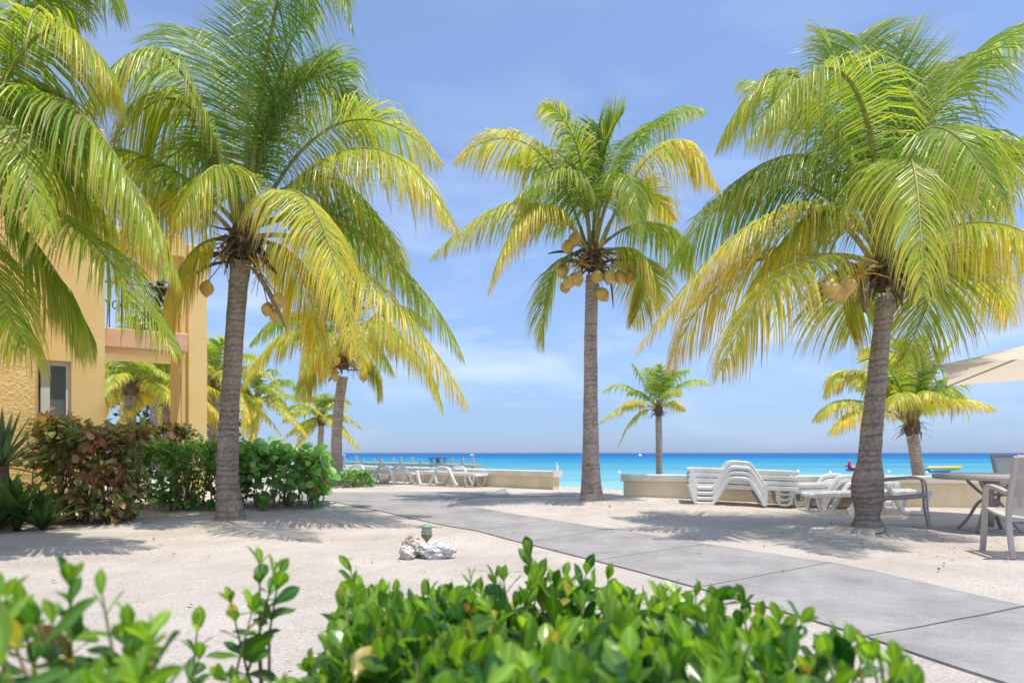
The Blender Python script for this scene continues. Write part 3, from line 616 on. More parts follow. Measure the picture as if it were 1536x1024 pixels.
def shrub_sprigs(tips, rg, scale=1., leaf=.062, base_z=0.0, lean=.25, nodes=(4, 7), col_dark=(.024, .105, .018), col_new=(.25, .41, .045), stem_to=None):
    """upright shoots of opposite obovate leaves ending at the given tips"""
    LV, LF = leaf_grid(OBOV, 7, 3, .22, .14); lm = MB(); sm = MB(); P = []; Yd = []; Nd = []; S = []; C_ = []
    for tp in tips:
        tp = np.asarray(tp, float); k = rg.integers(*nodes); d = nrm(np.array([rg.normal(0, lean), rg.normal(0, lean), 1.0])); ln = .028 * k * scale * rg.uniform(.85, 1.25)
        b = tp - d * ln; low = b - nrm(d + np.array([rg.normal(0, .3), rg.normal(0, .3), .4])) * rg.uniform(.08, .22)
        sm.tube([low, b, tp], [.0038, .003, .0015], 5, col=np.array([.20, .20, .06]) if rg.random() < .5 else np.array([.30, .20, .11]))
        a0 = rg.uniform(0, 6.28); new = rg.random() < .45
        for j in range(k):
            f = j / (k - 1); a = a0 + j * 1.571 + rg.normal(0, .2)
            for h in (0, math.pi):
                if rg.random() < .06: continue
                e = np.array([math.cos(a + h), math.sin(a + h), 0]); el = R(14 + 56 * f + rg.normal(0, 19)) 
                y = e * math.cos(el) + d * math.sin(el); P.append(b + d * ln * f); Yd.append(y)
                nn = d * math.cos(el) - e * math.sin(el) + rg.normal(0, .32, 3); Nd.append(nn)
                S.append(leaf * scale * rg.uniform(.6, 1.3) * (1.0 - .32 * f ** 3))
                mixv = np.clip((.8 if new else .15) * f ** 1.6 + rg.normal(.10, .2), 0, 1)
                if rg.random() < .035: C_.append(np.array([.42, .34, .06]) if rg.random() < .6 else np.array([.24, .15, .07])); continue
                C_.append((np.array(col_dark) + (np.array(col_new) - np.array(col_dark)) * mixv) * rg.uniform(.8, 1.2))
        P.append(tp); Yd.append(nrm(d + rg.normal(0, .15, 3))); Nd.append(np.array([rg.normal(), rg.normal(), .1])); S.append(leaf * scale * .65); C_.append(np.array(col_new) * rg.uniform(.8, 1.1))
    put_leaves(lm, LV, LF, P, Yd, Nd, S, C_, rib=.55)
    return lm, sm
def shrub(name, label, cat, tips, base, rg, leaf=.062, lower=None, group=None, **k):
    base = np.asarray(base, float); t = empty(name, base, label=label, cat=cat, group=group)
    lm, sm = shrub_sprigs([np.asarray(q) - base for q in tips], rg, leaf=leaf, **k)
    # woody stems rising from the base to some of the tips
    for q in tips[::5]:
        q = np.asarray(q) - base - np.array([0, 0, .18]); r0 = np.array([q[0] * .75 + rg.normal(0, .03), q[1] * .75 + rg.normal(0, .03), -.02])
        sm.tube([r0, (r0 + q) / 2 + np.array([rg.normal(0, .03), rg.normal(0, .03), 0]), q], [.007, .006, .004], 6, col=np.array([.24, .17, .11]))
    sm.build('stems', M['fibre'], t); lm.build('foliage', M['leaf'], t, smooth=True)
    return t
rg = np.random.default_rng(31)
# main hedge in front of the camera
tips = []
while len(tips) < 400:
    x, y = rg.uniform(-.5, .72), rg.uniform(.45, 1.86)
    xr = .665 + .02 * math.sin(7 * y) - .24 * max(0, y - 1.3) / .5; xl = -.27 - .24 * max(0, y - .9)
    if x > xr + rg.normal(0, .03) or x < xl + rg.normal(0, .05): continue
    if any((x - a[0]) ** 2 + (y - a[1]) ** 2 < .036 ** 2 for a in tips): continue
    edge = min(xr - x, x - xl, 1.86 - y)
    top = .63 + .03 * math.sin(x * 9 + 1) * math.cos(y * 7) + rg.normal(0, .028) - .16 * max(0, .05 - edge) / .05 * rg.random()
    if y < .8: top -= .06 * (.8 - y) / .3
    tips.append((x, y, top))
low = [(t[0] + rg.normal(0, .03), t[1] + rg.normal(0, .03), t[2] - rg.uniform(.10, .30)) for t in tips for _ in (0, 1)]
shrub('clusia_hedge', 'broad glossy green hedge along the bottom of the picture, in front of the path', 'hedge', tips + low, (.15, 1.1, 0), rg, leaf=.071)
tl = []
while len(tl) < 15:
    x, y = rg.uniform(-.85, -.40), rg.uniform(.7, 1.05)
    if abs(x / y + .64) > .13: continue
    tl.append((x, y, .71 + .04 * (y - .8) / .2 + rg.normal(0, .04)))
tl += [(-.60, 1.0, .79), (-.66, 1.02, .80), (-.56, 1.0, .74), (-.64, .95, .76), (-.52, .98, .72), (-.55, .9, .70), (-.72, 1.0, .77)]
shrub('clusia_shrub', 'loose glossy green shrub in the bottom left corner of the picture', 'shrub', tl + [(a, b_, c_ - rg.uniform(.1, .22)) for a, b_, c_ in tl], (-.6, .85, 0), rg, leaf=.064)
ts = [(-.525, 1.42, .765), (-.49, 1.40, .745), (-.47, 1.38, .755), (-.56, 1.36, .70), (-.51, 1.34, .69), (-.60, 1.30, .66), (-.56, 1.22, .63), (-.50, 1.20, .60), (-.45, 1.1, .60), (-.53, 1.1, .58), (-.44, 1.0, .60), (-.40, .95, .63), (-.36, .92, .66), (-.35, 1.0, .62), (-.41, 1.02, .56), (-.47, .95, .56)]
shrub('clusia_shoot', 'leggy green shoot standing alone on the sand between hedge and corner shrub', 'shrub', ts, (-.48, 1.2, 0), rg, lean=.35)

def hedge(name, label, cat, x0, x1, y0, y1, h, nleaf, leaf, shape, cols, rg, droop=.3, base=None, group=None, stems=30, wob=.1, dens_low=.5, m='dull_leaf', round_=.15, stemcol=(.20, .14, .10)):
    """bushy mass: leaves on twigs through an uneven box volume, stems from the ground"""
    c0 = np.array([(x0 + x1) / 2, (y0 + y1) / 2, float(ground((x0 + x1) / 2, (y0 + y1) / 2))])
    t = empty(name, c0, label=label, cat=cat, group=group); LV, LF = leaf_grid(shape, 5, 1, .2, .18)
    sm = MB(); P = []; tw = []
    lx, ly = (x1 - x0) / 2, (y1 - y0) / 2
    for i in range(stems):
        p = np.array([rg.uniform(-lx * .9, lx * .9), rg.uniform(-ly * .8, ly * .8), -.05]); pts = [p]
        for k in range(4): pts.append(pts[-1] + np.array([rg.normal(0, .07), rg.normal(0, .07), h * .23]))
        sm.tube(pts, [.014, .012, .009, .006, .003], 5, col=np.array(stemcol) * rg.uniform(.7, 1.3)); tw.append(pts)
    ph = rg.uniform(0, 6, 3); cl = []
    ncl = max(nleaf // 9, 4)
    while len(cl) < ncl:
        u, v, s_ = rg.uniform(-1, 1), rg.uniform(-1, 1), rg.random()
        s_ = s_ ** dens_low
        r = 1 - round_ * s_ ** 3
        if rg.random() < .6:       # prefer the skin
            k = rg.integers(0, 3)
            if k == 0: u = math.copysign(1 - rg.random() * .12, u)
            elif k == 1: v = math.copysign(1 - rg.random() * .2, v)
            else: s_ = 1 - rg.random() * .08
        x = u * lx * r; y = v * ly * r; top = h * (1 + wob * math.sin(2.2 * x + ph[0]) * .6 + wob * .6 * math.sin(5.1 * x + ph[1] + 2 * y))
        if rg.random() < .14 and s_ < .6: continue
        cl.append((x + rg.normal(0, .03), y + rg.normal(0, .03), s_ * top, u, v, s_))
    Yd, Nd, S, C_ = [], [], [], []
    for (x, y, z, u, v, s_) in cl:
        o = nrm(np.array([u * abs(u) ** 2, v * abs(v) ** 2, .25 + .9 * s_ ** 4])); tone = rg.normal(0, .12); ci = rg.random()
        q = np.array([x, y, z]); st = q - o * .12
        sm.tube([st, q], [.004, .002], 4, col=np.array(stemcol))
        for k in range(9):
            a = nrm(o * .8 + rg.normal(0, .75, 3) + np.array([0, 0, -droop])); P.append(q + rg.normal(0, leaf * .45, 3)); Yd.append(a)
            Nd.append(nrm(o * .7 + rg.normal(0, .45, 3) + np.array([0, 0, .7]))); S.append(leaf * rg.uniform(.6, 1.25))
            C_.append(cols(rg, s_, x / lx, ci) * (1 + tone) * rg.uniform(.85, 1.15))
    lm = MB(); put_leaves(lm, LV, LF, P, Yd, Nd, S, C_)
    sm.build('stems', M['fibre'], t); lm.build('foliage', M[m], t, smooth=True)
    return t
rg = np.random.default_rng(41)
def c_copper(rg, s, x, ci):
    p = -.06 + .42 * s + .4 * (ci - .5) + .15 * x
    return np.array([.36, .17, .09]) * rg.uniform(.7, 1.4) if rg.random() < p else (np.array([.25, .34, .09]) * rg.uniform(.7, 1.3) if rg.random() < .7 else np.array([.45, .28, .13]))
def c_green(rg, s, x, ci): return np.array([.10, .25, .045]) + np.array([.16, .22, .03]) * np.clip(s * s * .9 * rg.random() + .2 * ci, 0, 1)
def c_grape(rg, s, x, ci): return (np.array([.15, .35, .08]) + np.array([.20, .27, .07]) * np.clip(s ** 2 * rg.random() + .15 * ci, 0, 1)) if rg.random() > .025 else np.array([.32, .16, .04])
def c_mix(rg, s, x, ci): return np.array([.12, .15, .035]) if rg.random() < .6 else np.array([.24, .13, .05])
hedge('copperleaf_shrub', 'dense reddish brown copperleaf shrub in front of the window', 'shrub', -6.75, -5.5, 9.45, 10.25, 1.34, 2600, .135, OVATE, c_copper, rg, .75, wob=.07, dens_low=.75, stems=46)
hedge('hibiscus_hedge', 'dark green hedge between the reddish shrub and the leaning trunk', 'hedge', -6.2, -4.55, 11.0, 12.0, 1.03, 2600, .11, OVATE, c_green, rg, .35, wob=.05, dens_low=.85, stems=40)
hedge('sea_grape_hedge', 'sea grape hedge with large round leaves right of the leaning trunk', 'hedge', -4.55, -3.25, 11.2, 12.1, .89, 900, .155, ROUND, c_grape, rg, .15, wob=.08, dens_low=.55, stems=36, stemcol=(.26, .18, .13))
hedge('clipped_hedge', 'low clipped olive and russet hedge at the foot of the yellow pillar', 'hedge', -8.3, -6.05, 12.7, 13.4, 1.34, 3000, .075, OVATE, c_mix, rg, .1, wob=.02, stems=20)
hedge('low_shrub', 'small dull green shrub at the foot of the slim palm', 'shrub', *(gp(517, 731)[0] + np.array([-.28, .28])), *(gp(517, 731)[1] + np.array([-.2, .25])), .26, 260, .06, OVATE, c_green, rg, .0, stems=8)
hedge('low_shrub', 'small bright green broad leaved shrub beside the dull one on the sand', 'shrub', *(gp(538, 730)[0] + np.array([-.33, .36])), *(gp(538, 730)[1] + np.array([-.2, .25])), .30, 300, .085, ROUND, c_grape, rg, .0, stems=8)
# dark tree behind the building
hedge('leafy_tree', 'dark broad leaved tree behind the balcony', 'tree', -27, -14.5, 34, 38, 5.4, 7500, .28, OVATE, lambda r_, s, x, ci: np.array([.035, .075, .018]) * r_.uniform(.7, 1.4), rg, .3, wob=.15, dens_low=.8, stems=26, round_=.4)
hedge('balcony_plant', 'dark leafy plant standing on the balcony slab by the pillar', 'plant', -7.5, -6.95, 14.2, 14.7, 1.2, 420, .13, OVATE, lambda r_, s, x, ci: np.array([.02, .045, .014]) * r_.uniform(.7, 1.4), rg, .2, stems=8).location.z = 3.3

# agave-like rosette and the strap leaved plant at its foot
def rosette(name, label, cat, c, n, ln, wd, rg, cols, lo=10, hi=85, bend=.15, stem_h=0.):
    t = empty(name, (c[0], c[1], c[2]), label=label, cat=cat); mb = MB()
    for i in range(n):
        f = i / n; a = i * 2.4 + rg.normal(0, .15); e = R(hi - (hi - lo) * f + rg.normal(0, 5)); l = ln * rg.uniform(.8, 1.1)
        h = np.array([math.cos(a), math.sin(a), 0]); q = np.linspace(0, 1, 7); wp = np.array([.6, .75, .95, 1, .8, .5, .03]) * wd
        P = np.array([0, 0, stem_h]) + np.outer(q * l * math.cos(e), h) + np.outer(q * l * math.sin(e) - bend * l * q * q, (0, 0, 1)); sd = np.array([-h[1], h[0], 0])
        nn = nrm(np.cross(sd, P[-1] - P[0])); V = []
        for j in range(7): V += [P[j] - sd * wp[j] + nn * wp[j] * -.4, P[j], P[j] + sd * wp[j] + nn * wp[j] * -.4]
        c_ = cols * rg.uniform(.7, 1.35)
        mb.add(V, [(j*3+k, j*3+k+1, j*3+k+4, j*3+k+3) for j in range(6) for k in (0, 1)], c_)
    mb.build('leaves', M['dull_leaf'], t)
    if stem_h:
        s_ = MB(); s_.tube([(0, 0, -.03), (.02, 0, stem_h * .5), (0, 0, stem_h + .05)], [.10, .085, .07], 10, col=(.18, .13, .09)); s_.build('stalk', M['fibre'], t)
    return t
gz = lambda x, y: float(ground(x, y))
rosette('yucca', 'spiky grey green yucca rosette in front of the rough yellow wall', 'plant', (-6.72, 9.0, gz(-6.72, 9)), 46, .78, .038, rg, np.array([.10, .16, .085]), -5, 86, .06, .82)
for lx, ly, lab in ((-6.45, 8.55, 'strap leaved dark green plant at the foot of the yucca, right clump'), (-6.05, 8.8, 'strap leaved dark green plant squeezed against the reddish shrub'), (-6.95, 8.5, 'strap leaved dark green plant at the very left edge')):
    rosette('strap_plant', lab, 'plant', (lx, ly, gz(lx, ly)), 26, .72, .05, rg, np.array([.05, .10, .022]), 35, 86, .25)
rosette('strap_plant', 'broad leaved bright green plant just below the yucca', 'plant', (-6.35, 8.75, gz(-6.35, 8.75)), 12, .95, .075, rg, np.array([.09, .16, .03]), 55, 84, .2)

# ------------------------------------------------------------------ building
HE = np.array([-6.56, 11.0, 0.]); HR = R(31)      # right hand corner of the window wall; the house stands turned to the path
bt = empty('beach_house', HE, HR, label='yellow stucco beach house with a white window and a balcony on a tall pillar', cat='house')
def bpart(name, boxes, m, parent=bt):
    mb = MB()
    for bx_ in boxes: mb.box(bx_[0], bx_[1], bx_[2] if len(bx_) > 2 else 0, bev=.012 if min(bx_[1]) > .1 else 0)
    return mb.build(name, m, parent)
def span(u0, u1, v0, v1, z0, z1): return (((u0+u1)/2, (v0+v1)/2, (z0+z1)/2), (u1-u0, v1-v0, z1-z0))
WU0, WU1, WZ0, WZ1 = -1.25, -.455, .95, 2.43
bpart('wall', [span(-3.5, WU0, 0, .35, -.1, 6.2), span(WU1, 0, 0, .35, -.1, 6.2), span(WU0, WU1, .002, .348, -.1, WZ0), span(WU0, WU1, .002, .348, WZ1, 6.2), span(-.35, -.002, .35, 3.4, -.1, 6.198)], M['stucco'])
bpart('pilaster', [span(-3.5, -.885, -.62, -.002, -.1, 6.4)], M['stucco_rough'])
bpart('pilaster', [span(-3.5, -1.55, -1.0, -.622, -.1, 6.4)], M['stucco_rough'])
zc = (WZ0 + WZ1) / 2
wn = bpart('window', [span(WU0, WU0 + .06, .10, .17, WZ0, WZ1), span(WU1 - .075, WU1, .10, .17, WZ0, WZ1), span(WU0 + .06, WU1 - .075, .101, .169, WZ1 - .06, WZ1), span(WU0 + .06, WU1 - .075, .101, .169, WZ0, WZ0 + .06), span(-.86, -.74, .095, .165, WZ0 + .06, WZ1 - .06)], M['upvc'])
bpart('pane', [span(WU0 + .06, -.86, .135, .147, WZ0 + .06, WZ1 - .06)], M['glass'], wn)
bpart('pane', [span(-.74, WU1 - .075, .135, .147, WZ0 + .06, WZ1 - .06)], M['glass'], wn)
PU, PV, PRr = 1.56, 2.60, R(12)
def prel(du, dv, w_, d_, h_, z_=2.6): return ((PU + du * math.cos(PRr) - dv * math.sin(PRr), PV + du * math.sin(PRr) + dv * math.cos(PRr), z_), (w_, d_, h_), PRr)
bpart('pillar', [prel(.06, .10, .36, .46, 5.3), prel(-.17, .16, .10, .36, 5.28), prel(-.255, .24, .075, .46, 5.26)], M['stucco'])
zb0, zb1 = 3.0, 3.36
bpart('balcony_slab', [span(-3.4, 1.42, 2.12, 2.40, zb0, zb1)], M['salmon'])
bpart('balcony_soffit', [span(0.004, 1.36, 2.402, 4.6, zb0 + .03, zb1 - .06)], M['stucco'])
zt = EYE + (679 - 385) / 1024 * 13.8
bpart('roof_beam', [span(-3.4, 1.40, 2.45, 2.85, zt, zt + .42), span(.7, 1.1, 2.852, 5.2, zt + .01, zt + .40)], M['stucco'])
rl = MB()
for k in range(7):
    uu = 1.28 - k * .2
    rl.tube([(uu, 2.3, zb1), (uu, 2.3, zb1 + .88)], .012, 6)
    q = np.linspace(0, 5.2, 16); rl.tube(np.c_[uu - .1 + (.085 - .012 * q) * np.cos(q), np.full(16, 2.3), zb1 + .45 + (.12 - .015 * q) * np.sin(q)], .011, 5)
rl.tube([(-3.3, 2.3, zb1 + .9), (1.4, 2.3, zb1 + .9)], .022, 6)
rl.build('balcony_railing', M['iron'], bt)

# ------------------------------------------------------------------ terrace walls
def terrace_wall(name, label, pts, ztop):
    t = empty(name, (pts[0][0], pts[0][1], 0), label=label, cat='wall'); o = np.array([pts[0][0], pts[0][1], 0])
    body = MB(); cap = MB(); p = np.array(pts, float)
    def ribbon(mb, th, z0, z1, ext=0.):
        d = nrm(np.gradient(p, axis=0)); n = np.c_[-d[:, 1], d[:, 0]]; q = p.copy(); q[0] -= d[0] * ext; q[-1] += d[-1] * ext
        V = []
        for i in range(len(q)):
            for s_, z in ((-1, z0), (1, z0), (1, z1), (-1, z1)): V.append((q[i, 0] + n[i, 0] * th / 2 * s_ - o[0], q[i, 1] + n[i, 1] * th / 2 * s_ - o[1], z))
        F = [(i*4+k, (i+1)*4+k, (i+1)*4+(k+1) % 4, i*4+(k+1) % 4) for i in range(len(q)-1) for k in range(4)] + [(3, 2, 1, 0), tuple((len(q)-1)*4+k for k in range(4))]
        mb.add(V, [f[::-1] for f in F])
    ribbon(body, .18, -.9, ztop - .13); ribbon(cap, .30, ztop - .13, ztop, .05)
    b_ = body.build('wall_body', M['wall_face'], t); c_ = cap.build('coping', M['wall_cap'], t)
    for ob in (b_, c_):
        bv = ob.modifiers.new('bevel', 'BEVEL'); bv.width = .012; bv.segments = 2
    return t
terrace_wall('terrace_wall', 'low cream wall behind the left loungers, ending at the gap', [(1.0, 15.5), (-1.2, 17.6), (-5.7, 23.0), (-9.5, 27.5), (-14, 33)], .59)
terrace_wall('terrace_wall', 'low cream wall behind the lounger stacks right of the gap', [(2.17, 13.25), (5.15, 12.6), (8.6, 12.1), (15, 11.4)], .585)

# ------------------------------------------------------------------ loungers
def smooth_poly(pts, it=2):
    p = np.array(pts, float)
    for _ in range(it):
        q = [p[0]]
        for i in range(len(p) - 1): q += [p[i] * .75 + p[i+1] * .25, p[i] * .25 + p[i+1] * .75]
        q.append(p[-1]); p = np.array(q)
    return p
def make_lounger():
    r = empty('sun_lounger', (0, 0, 0)); K = .87; side = [(0, .365), (.035, .33), (.14, .035), (.17, .025), (.45, .025), (.50, .05), (.74, .40), (.80, .46), (.86, .475), (1.12, .465), (1.20, .42), (1.45, .04), (1.49, .012)]
    sp_ = smooth_poly(side, 2); sp_[:, 0] *= K
    for y in (-.32, .32):
        mb = MB(); mb.tube(np.c_[sp_[:, 0], np.full(len(sp_), y), sp_[:, 1]], 1.0, flat=(.06, .06), up=(0, 1, 0)); mb.build('side_frame', M['white'], r)
    mb = MB()
    for y in (-.275, .275):
        mb.tube([(0.0, y, .345), (.55, y, .33), (1.2, y, .31), (1.74, y, .292), (1.80, y, .285)], 1.0, flat=(.075, .035), up=(0, 1, 0))
    for x in (.0, 1.79): mb.box((x, 0, .345 - .035 * x), (.045, .56, .055), bev=.01)
    for x in np.arange(.06, 1.76, .075): mb.box((x, 0, .352 - .036 * x), (.058, .52, .016), bev=.004)
    mb.build('slatted_bed', M['white'], r)
    for y in (-.24, .24):
        mb = MB(); u = smooth_poly([(1.46, .30), (1.50, .06), (1.55, .016), (1.66, .016), (1.71, .06), (1.75, .30)], 2)
        mb.tube(np.c_[u[:, 0], np.full(len(u), y), u[:, 1]], 1.0, flat=(.035, .035), up=(0, 1, 0)); mb.build('leg', M['white'], r)
    for y in (-.33, .33):
        mb = MB(); mb.tube([(1.265, y - .03, .05), (1.265, y + .03, .05)], .05, 12); mb.build('wheel', M['white'], r)
    return r
proto = make_lounger(); first = [True]
def lounger(x, y, z, rz, label, group, tilt=0, flip=False):
    o = proto if first[0] else copy_tree(proto); first[0] = False
    o.location = (x, y, z); o.rotation_euler = (0, tilt, rz); o['label'] = label; o['category'] = 'sun lounger'; o['group'] = group
    return o
ang = math.atan2(-.65, 3.0)
hx, hy = at(1031, 755, 12.25)[:2]; gr = 'stacked white loungers right of the gap'
for k, lab in enumerate(('white lounger at the bottom of the tall stack of four', 'white lounger second from the bottom of the tall stack', 'white lounger third from the bottom of the tall stack', 'white lounger on top of the tall stack, its armrests highest')):
    lounger(hx + .006 * k, hy + .004 * k, gz(hx + 1, hy) + .0 + .09 * k, ang + .004 * (k % 2), lab, gr)
g2 = 'white loungers behind the swollen trunk'
rx, ry = at(1352, 762, 11.6)[:2]
for k, lab in enumerate(('lower of two stacked white loungers left of the swollen trunk', 'upper of two stacked white loungers left of the swollen trunk')):
    lounger(rx - .02 * k, ry + .32, gz(rx - 1, ry) + .01 + .09 * k, math.pi - .06, lab, g2)
rx, ry = at(1398, 766, 10.85)[:2]
lounger(rx, ry + .32, gz(rx - .5, ry) + .005, math.pi - .05, 'single white lounger between the swollen trunk and the grey metal armchair', g2)
gl = 'white loungers set out along the left wall'; a2 = R(-33)
for (px, py, lab) in ((637, 727.5, 'white lounger at the right end of the left wall row'), (553, 724, 'white lounger second from the right in the left wall row'), (494, 721.5, 'white lounger partly behind the slim palm trunk'), (452, 722, 'white lounger showing its armrest between hedge and slim palm'), (385, 724, 'white lounger glimpsed through the sea grape hedge')):
    p = gp(px, py); lounger(p[0], p[1], p[2] + .005, a2 + rng.normal(0, .03), lab, gl)

# ------------------------------------------------------------------ patio set
def make_chair(col, name, label, loc, rz, slim=1.0):
    r = empty(name, loc, rz, label=label, cat='chair'); m = M[col]
    fl = smooth_poly([(.60, 0), (.555, .25), (.545, .45), (.535, .60), (.50, .655), (.40, .665), (.20, .645), (.03, .615)], 2)
    rr_ = smooth_poly([(-.04, 0), (.02, .20), (.06, .38), (.02, .60), (-.08, .85), (-.12, .96)], 2)
    for x in (-.28, .28):
        mb = MB(); mb.tube(np.c_[np.full(len(fl), x), fl], 1.0, flat=(.042 * slim, .05 * slim), up=(1, 0, 0)); mb.build('arm_frame', m, r)
        mb = MB(); mb.tube(np.c_[np.full(len(rr_), x * .93), rr_], 1.0, flat=(.04 * slim, .045 * slim), up=(1, 0, 0)); mb.build('back_post', m, r)
    mb = MB()
    for x in (-.255, .255): mb.tube([(x, .04, .375), (x, .30, .395), (x, .55, .43)], 1.0, flat=(.03, .045), up=(1, 0, 0))
    mb.tube([(-.25, .545, .425), (.25, .545, .425)], .018, 8); mb.tube([(-.25, .07, .36), (.25, .07, .36)], .016, 8); mb.build('seat_frame', m, r)
    mb = MB(); mb.tube([(-.26, -.115, .955), (.26, -.115, .955)], .02, 8); mb.build('top_rail', m, r)
    def sheet(prof, name):
        mb = MB(); p = smooth_poly(prof, 1); V = []
        for (y, z) in p:
            for x in np.linspace(-.245, .245, 7): V.append((x, y, z - .02 * (1 - (x / .245) ** 2)))
        n = len(p); F = [(i*7+j, i*7+j+1, i*7+j+8, i*7+j+7) for i in range(n-1) for j in range(6)]
        V = np.array(V); mb.add(V, F); mb.build(name, M['sling'], r, smooth=True)
    sheet([(.55, .445), (.35, .405), (.12, .385), (.06, .39)], 'seat'); sheet([(.06, .41), (.03, .60), (-.07, .85), (-.115, .95)], 'backrest')
    return r
pr = np.array(gp(1513, 838)); pf = np.array(gp(1465, 822)); dv = (pf - pr)[:2]; rzc = math.atan2(dv[1], dv[0]) - math.pi / 2
cx = pr + np.append(.28 * np.array([math.cos(rzc), math.sin(rzc)]), 0)
make_chair('taupe', 'patio_chair', 'taupe patio chair in the foreground at the right edge, back to the viewer', (cx[0], cx[1], gz(cx[0], cx[1])), rzc)
make_chair('dark_taupe', 'patio_chair', 'dark taupe patio chair behind the round table, facing the viewer', (7.62, 10.35, gz(7.6, 10.3)), R(176))
sx, sy = at(1393, 800, 8.75)[:2]
make_chair('dark_taupe', 'patio_chair', 'grey metal armchair half hidden behind the swollen trunk', (sx - .37, sy + .52, gz(sx, sy) - .005), R(-117), .6)
tb = empty('patio_table', (6.12, 8.75, gz(6.12, 8.75)), label='round taupe patio table on a splayed pedestal', cat='table')
mb = MB(); mb.lathe([(.60, .665), (.625, .67), (.635, .70), (.625, .732), (.60, .735)], n=48); mb.build('table_top', M['taupe'], tb, smooth=False)
mb = MB(); mb.lathe([(.05, .06), (.06, .2), (.05, .5), (.09, .64), (.16, .665)], n=20); mb.build('pedestal', M['dark_taupe'], tb, smooth=True)
for k in range(4):
    a = k * math.pi / 2 + .6; h = np.array([math.cos(a), math.sin(a)]); p = smooth_poly([(.04, .42), (.14, .36), (.24, .15), (.36, .01)], 2); mb = MB()
    mb.tube(np.c_[p[:, 0] * h[0], p[:, 0] * h[1], p[:, 1]], 1., flat=(.045, .03)); 
    q = smooth_poly([(.03, .45), (.12, .5), (.28, .665)], 2); mb.tube(np.c_[q[:, 0] * h[0], q[:, 0] * h[1], q[:, 1]], 1., flat=(.035, .03)); mb.build('leg', M['dark_taupe'], tb)

# umbrella
M['canvas'] = leafmat('beige_canvas', .85, .1, .38, (1.15, 1.05, .9))
ub = empty('patio_umbrella', (7.6, 9.1, gz(7.6, 9.1)), label='large beige canvas umbrella shading the patio table', cat='umbrella'); uo = np.array([7.6, 9.1, gz(7.6, 9.1)])
CN = [np.array(q, float) for q in ((5.40, 8.72, 2.11), (7.2, 11.32, 2.11), (9.8, 9.5, 2.11), (8.0, 6.9, 2.11))]; pk = np.array([7.6, 9.11, 2.66])
mb = MB()
for i in range(4):
    a, b_ = CN[i], CN[(i+1) % 4]; nU, nV = 14, 8; V = []
    for v in range(nV + 1):
        for u in range(nU + 1):
            f, g = u / nU, v / nV; e = a + (b_ - a) * f; p = e + (pk - e) * g; sg = math.sin(math.pi * f) * (1 - g)
            inward = (pk - (a + b_) / 2); inward[2] = 0; p = p + inward * .05 * sg + np.array([0, 0, .03 * sg - .05 * math.sin(math.pi * g) * 0.6]); V.append(p - uo)
    n = nU + 1; mb.add(V, [(v*n+u, v*n+u+1, (v+1)*n+u+1, (v+1)*n+u) for v in range(nV) for u in range(nU)], (.72, .66, .57))
mb.build('canopy', M['canvas'], ub, smooth=False)
for c in CN:
    q = MB(); q.tube([c - uo + np.array([0, 0, -.02]), (c + pk) / 2 - uo + np.array([0, 0, -.045]), pk - uo + np.array([0, 0, -.06])], .012, 6); q.build('rib', M['dark_taupe'], ub)
    q = MB(); q.tube([c - uo + np.array([0, 0, -.05]), c - uo + np.array([0, 0, .02])], .022, 8); q.build('corner_cap', M['dark_taupe'], ub)
mb = MB(); mb.tube([(0, 0, .05), (0, 0, 2.68 - uo[2])], .024, 12); mb.build('pole', M['taupe'], ub)
mb = MB(); mb.lathe([(.26, 0), (.27, .05), (.1, .09), (.04, .3)], n=24); mb.build('base', M['dark_taupe'], ub)

# ------------------------------------------------------------------ coral rocks and path light
M['coral'] = mat('coral_rock', rough=.95, spec=.1)
def coral(m):
    t = N(m, 'ShaderNodeTexCoord'); v = N(m, 'ShaderNodeTexVoronoi', Scale=34.0); LK(m, t.outputs['Object'], v.inputs['Vector'])
    n = N(m, 'ShaderNodeTexNoise', Scale=9, Detail=8, Roughness=.7); LK(m, t.outputs['Object'], n.inputs['Vector'])
    a = N(m, 'ShaderNodeAttribute', attribute_name='Col')
    r = ramp(m, [(.05, (.35, .32, .30)), (.35, (1, 1, 1))]); LK(m, v.outputs['Distance'], r.inputs[0])
    r2 = ramp(m, [(.32, (.45, .36, .28)), (.55, (1, 1, 1))]); LK(m, n.outputs['Fac'], r2.inputs[0])
    x = N(m, 'ShaderNodeMix', data_type='RGBA', blend_type='MULTIPLY'); x.inputs['Factor'].default_value = 1; LK(m, r.outputs[0], x.inputs['A']); LK(m, r2.outputs[0], x.inputs['B'])
    y = N(m, 'ShaderNodeMix', data_type='RGBA', blend_type='MULTIPLY'); y.inputs['Factor'].default_value = 1; LK(m, a.outputs['Color'], y.inputs['A']); LK(m, x.outputs['Result'], y.inputs['B'])
    LK(m, y.outputs['Result'], B(m).inputs['Base Color'])
    bp = N(m, 'ShaderNodeBump', Strength=1.0, Distance=.02); LK(m, v.outputs['Distance'], bp.inputs['Height']); LK(m, bp.outputs[0], B(m).inputs['Normal'])
coral(M['coral'])
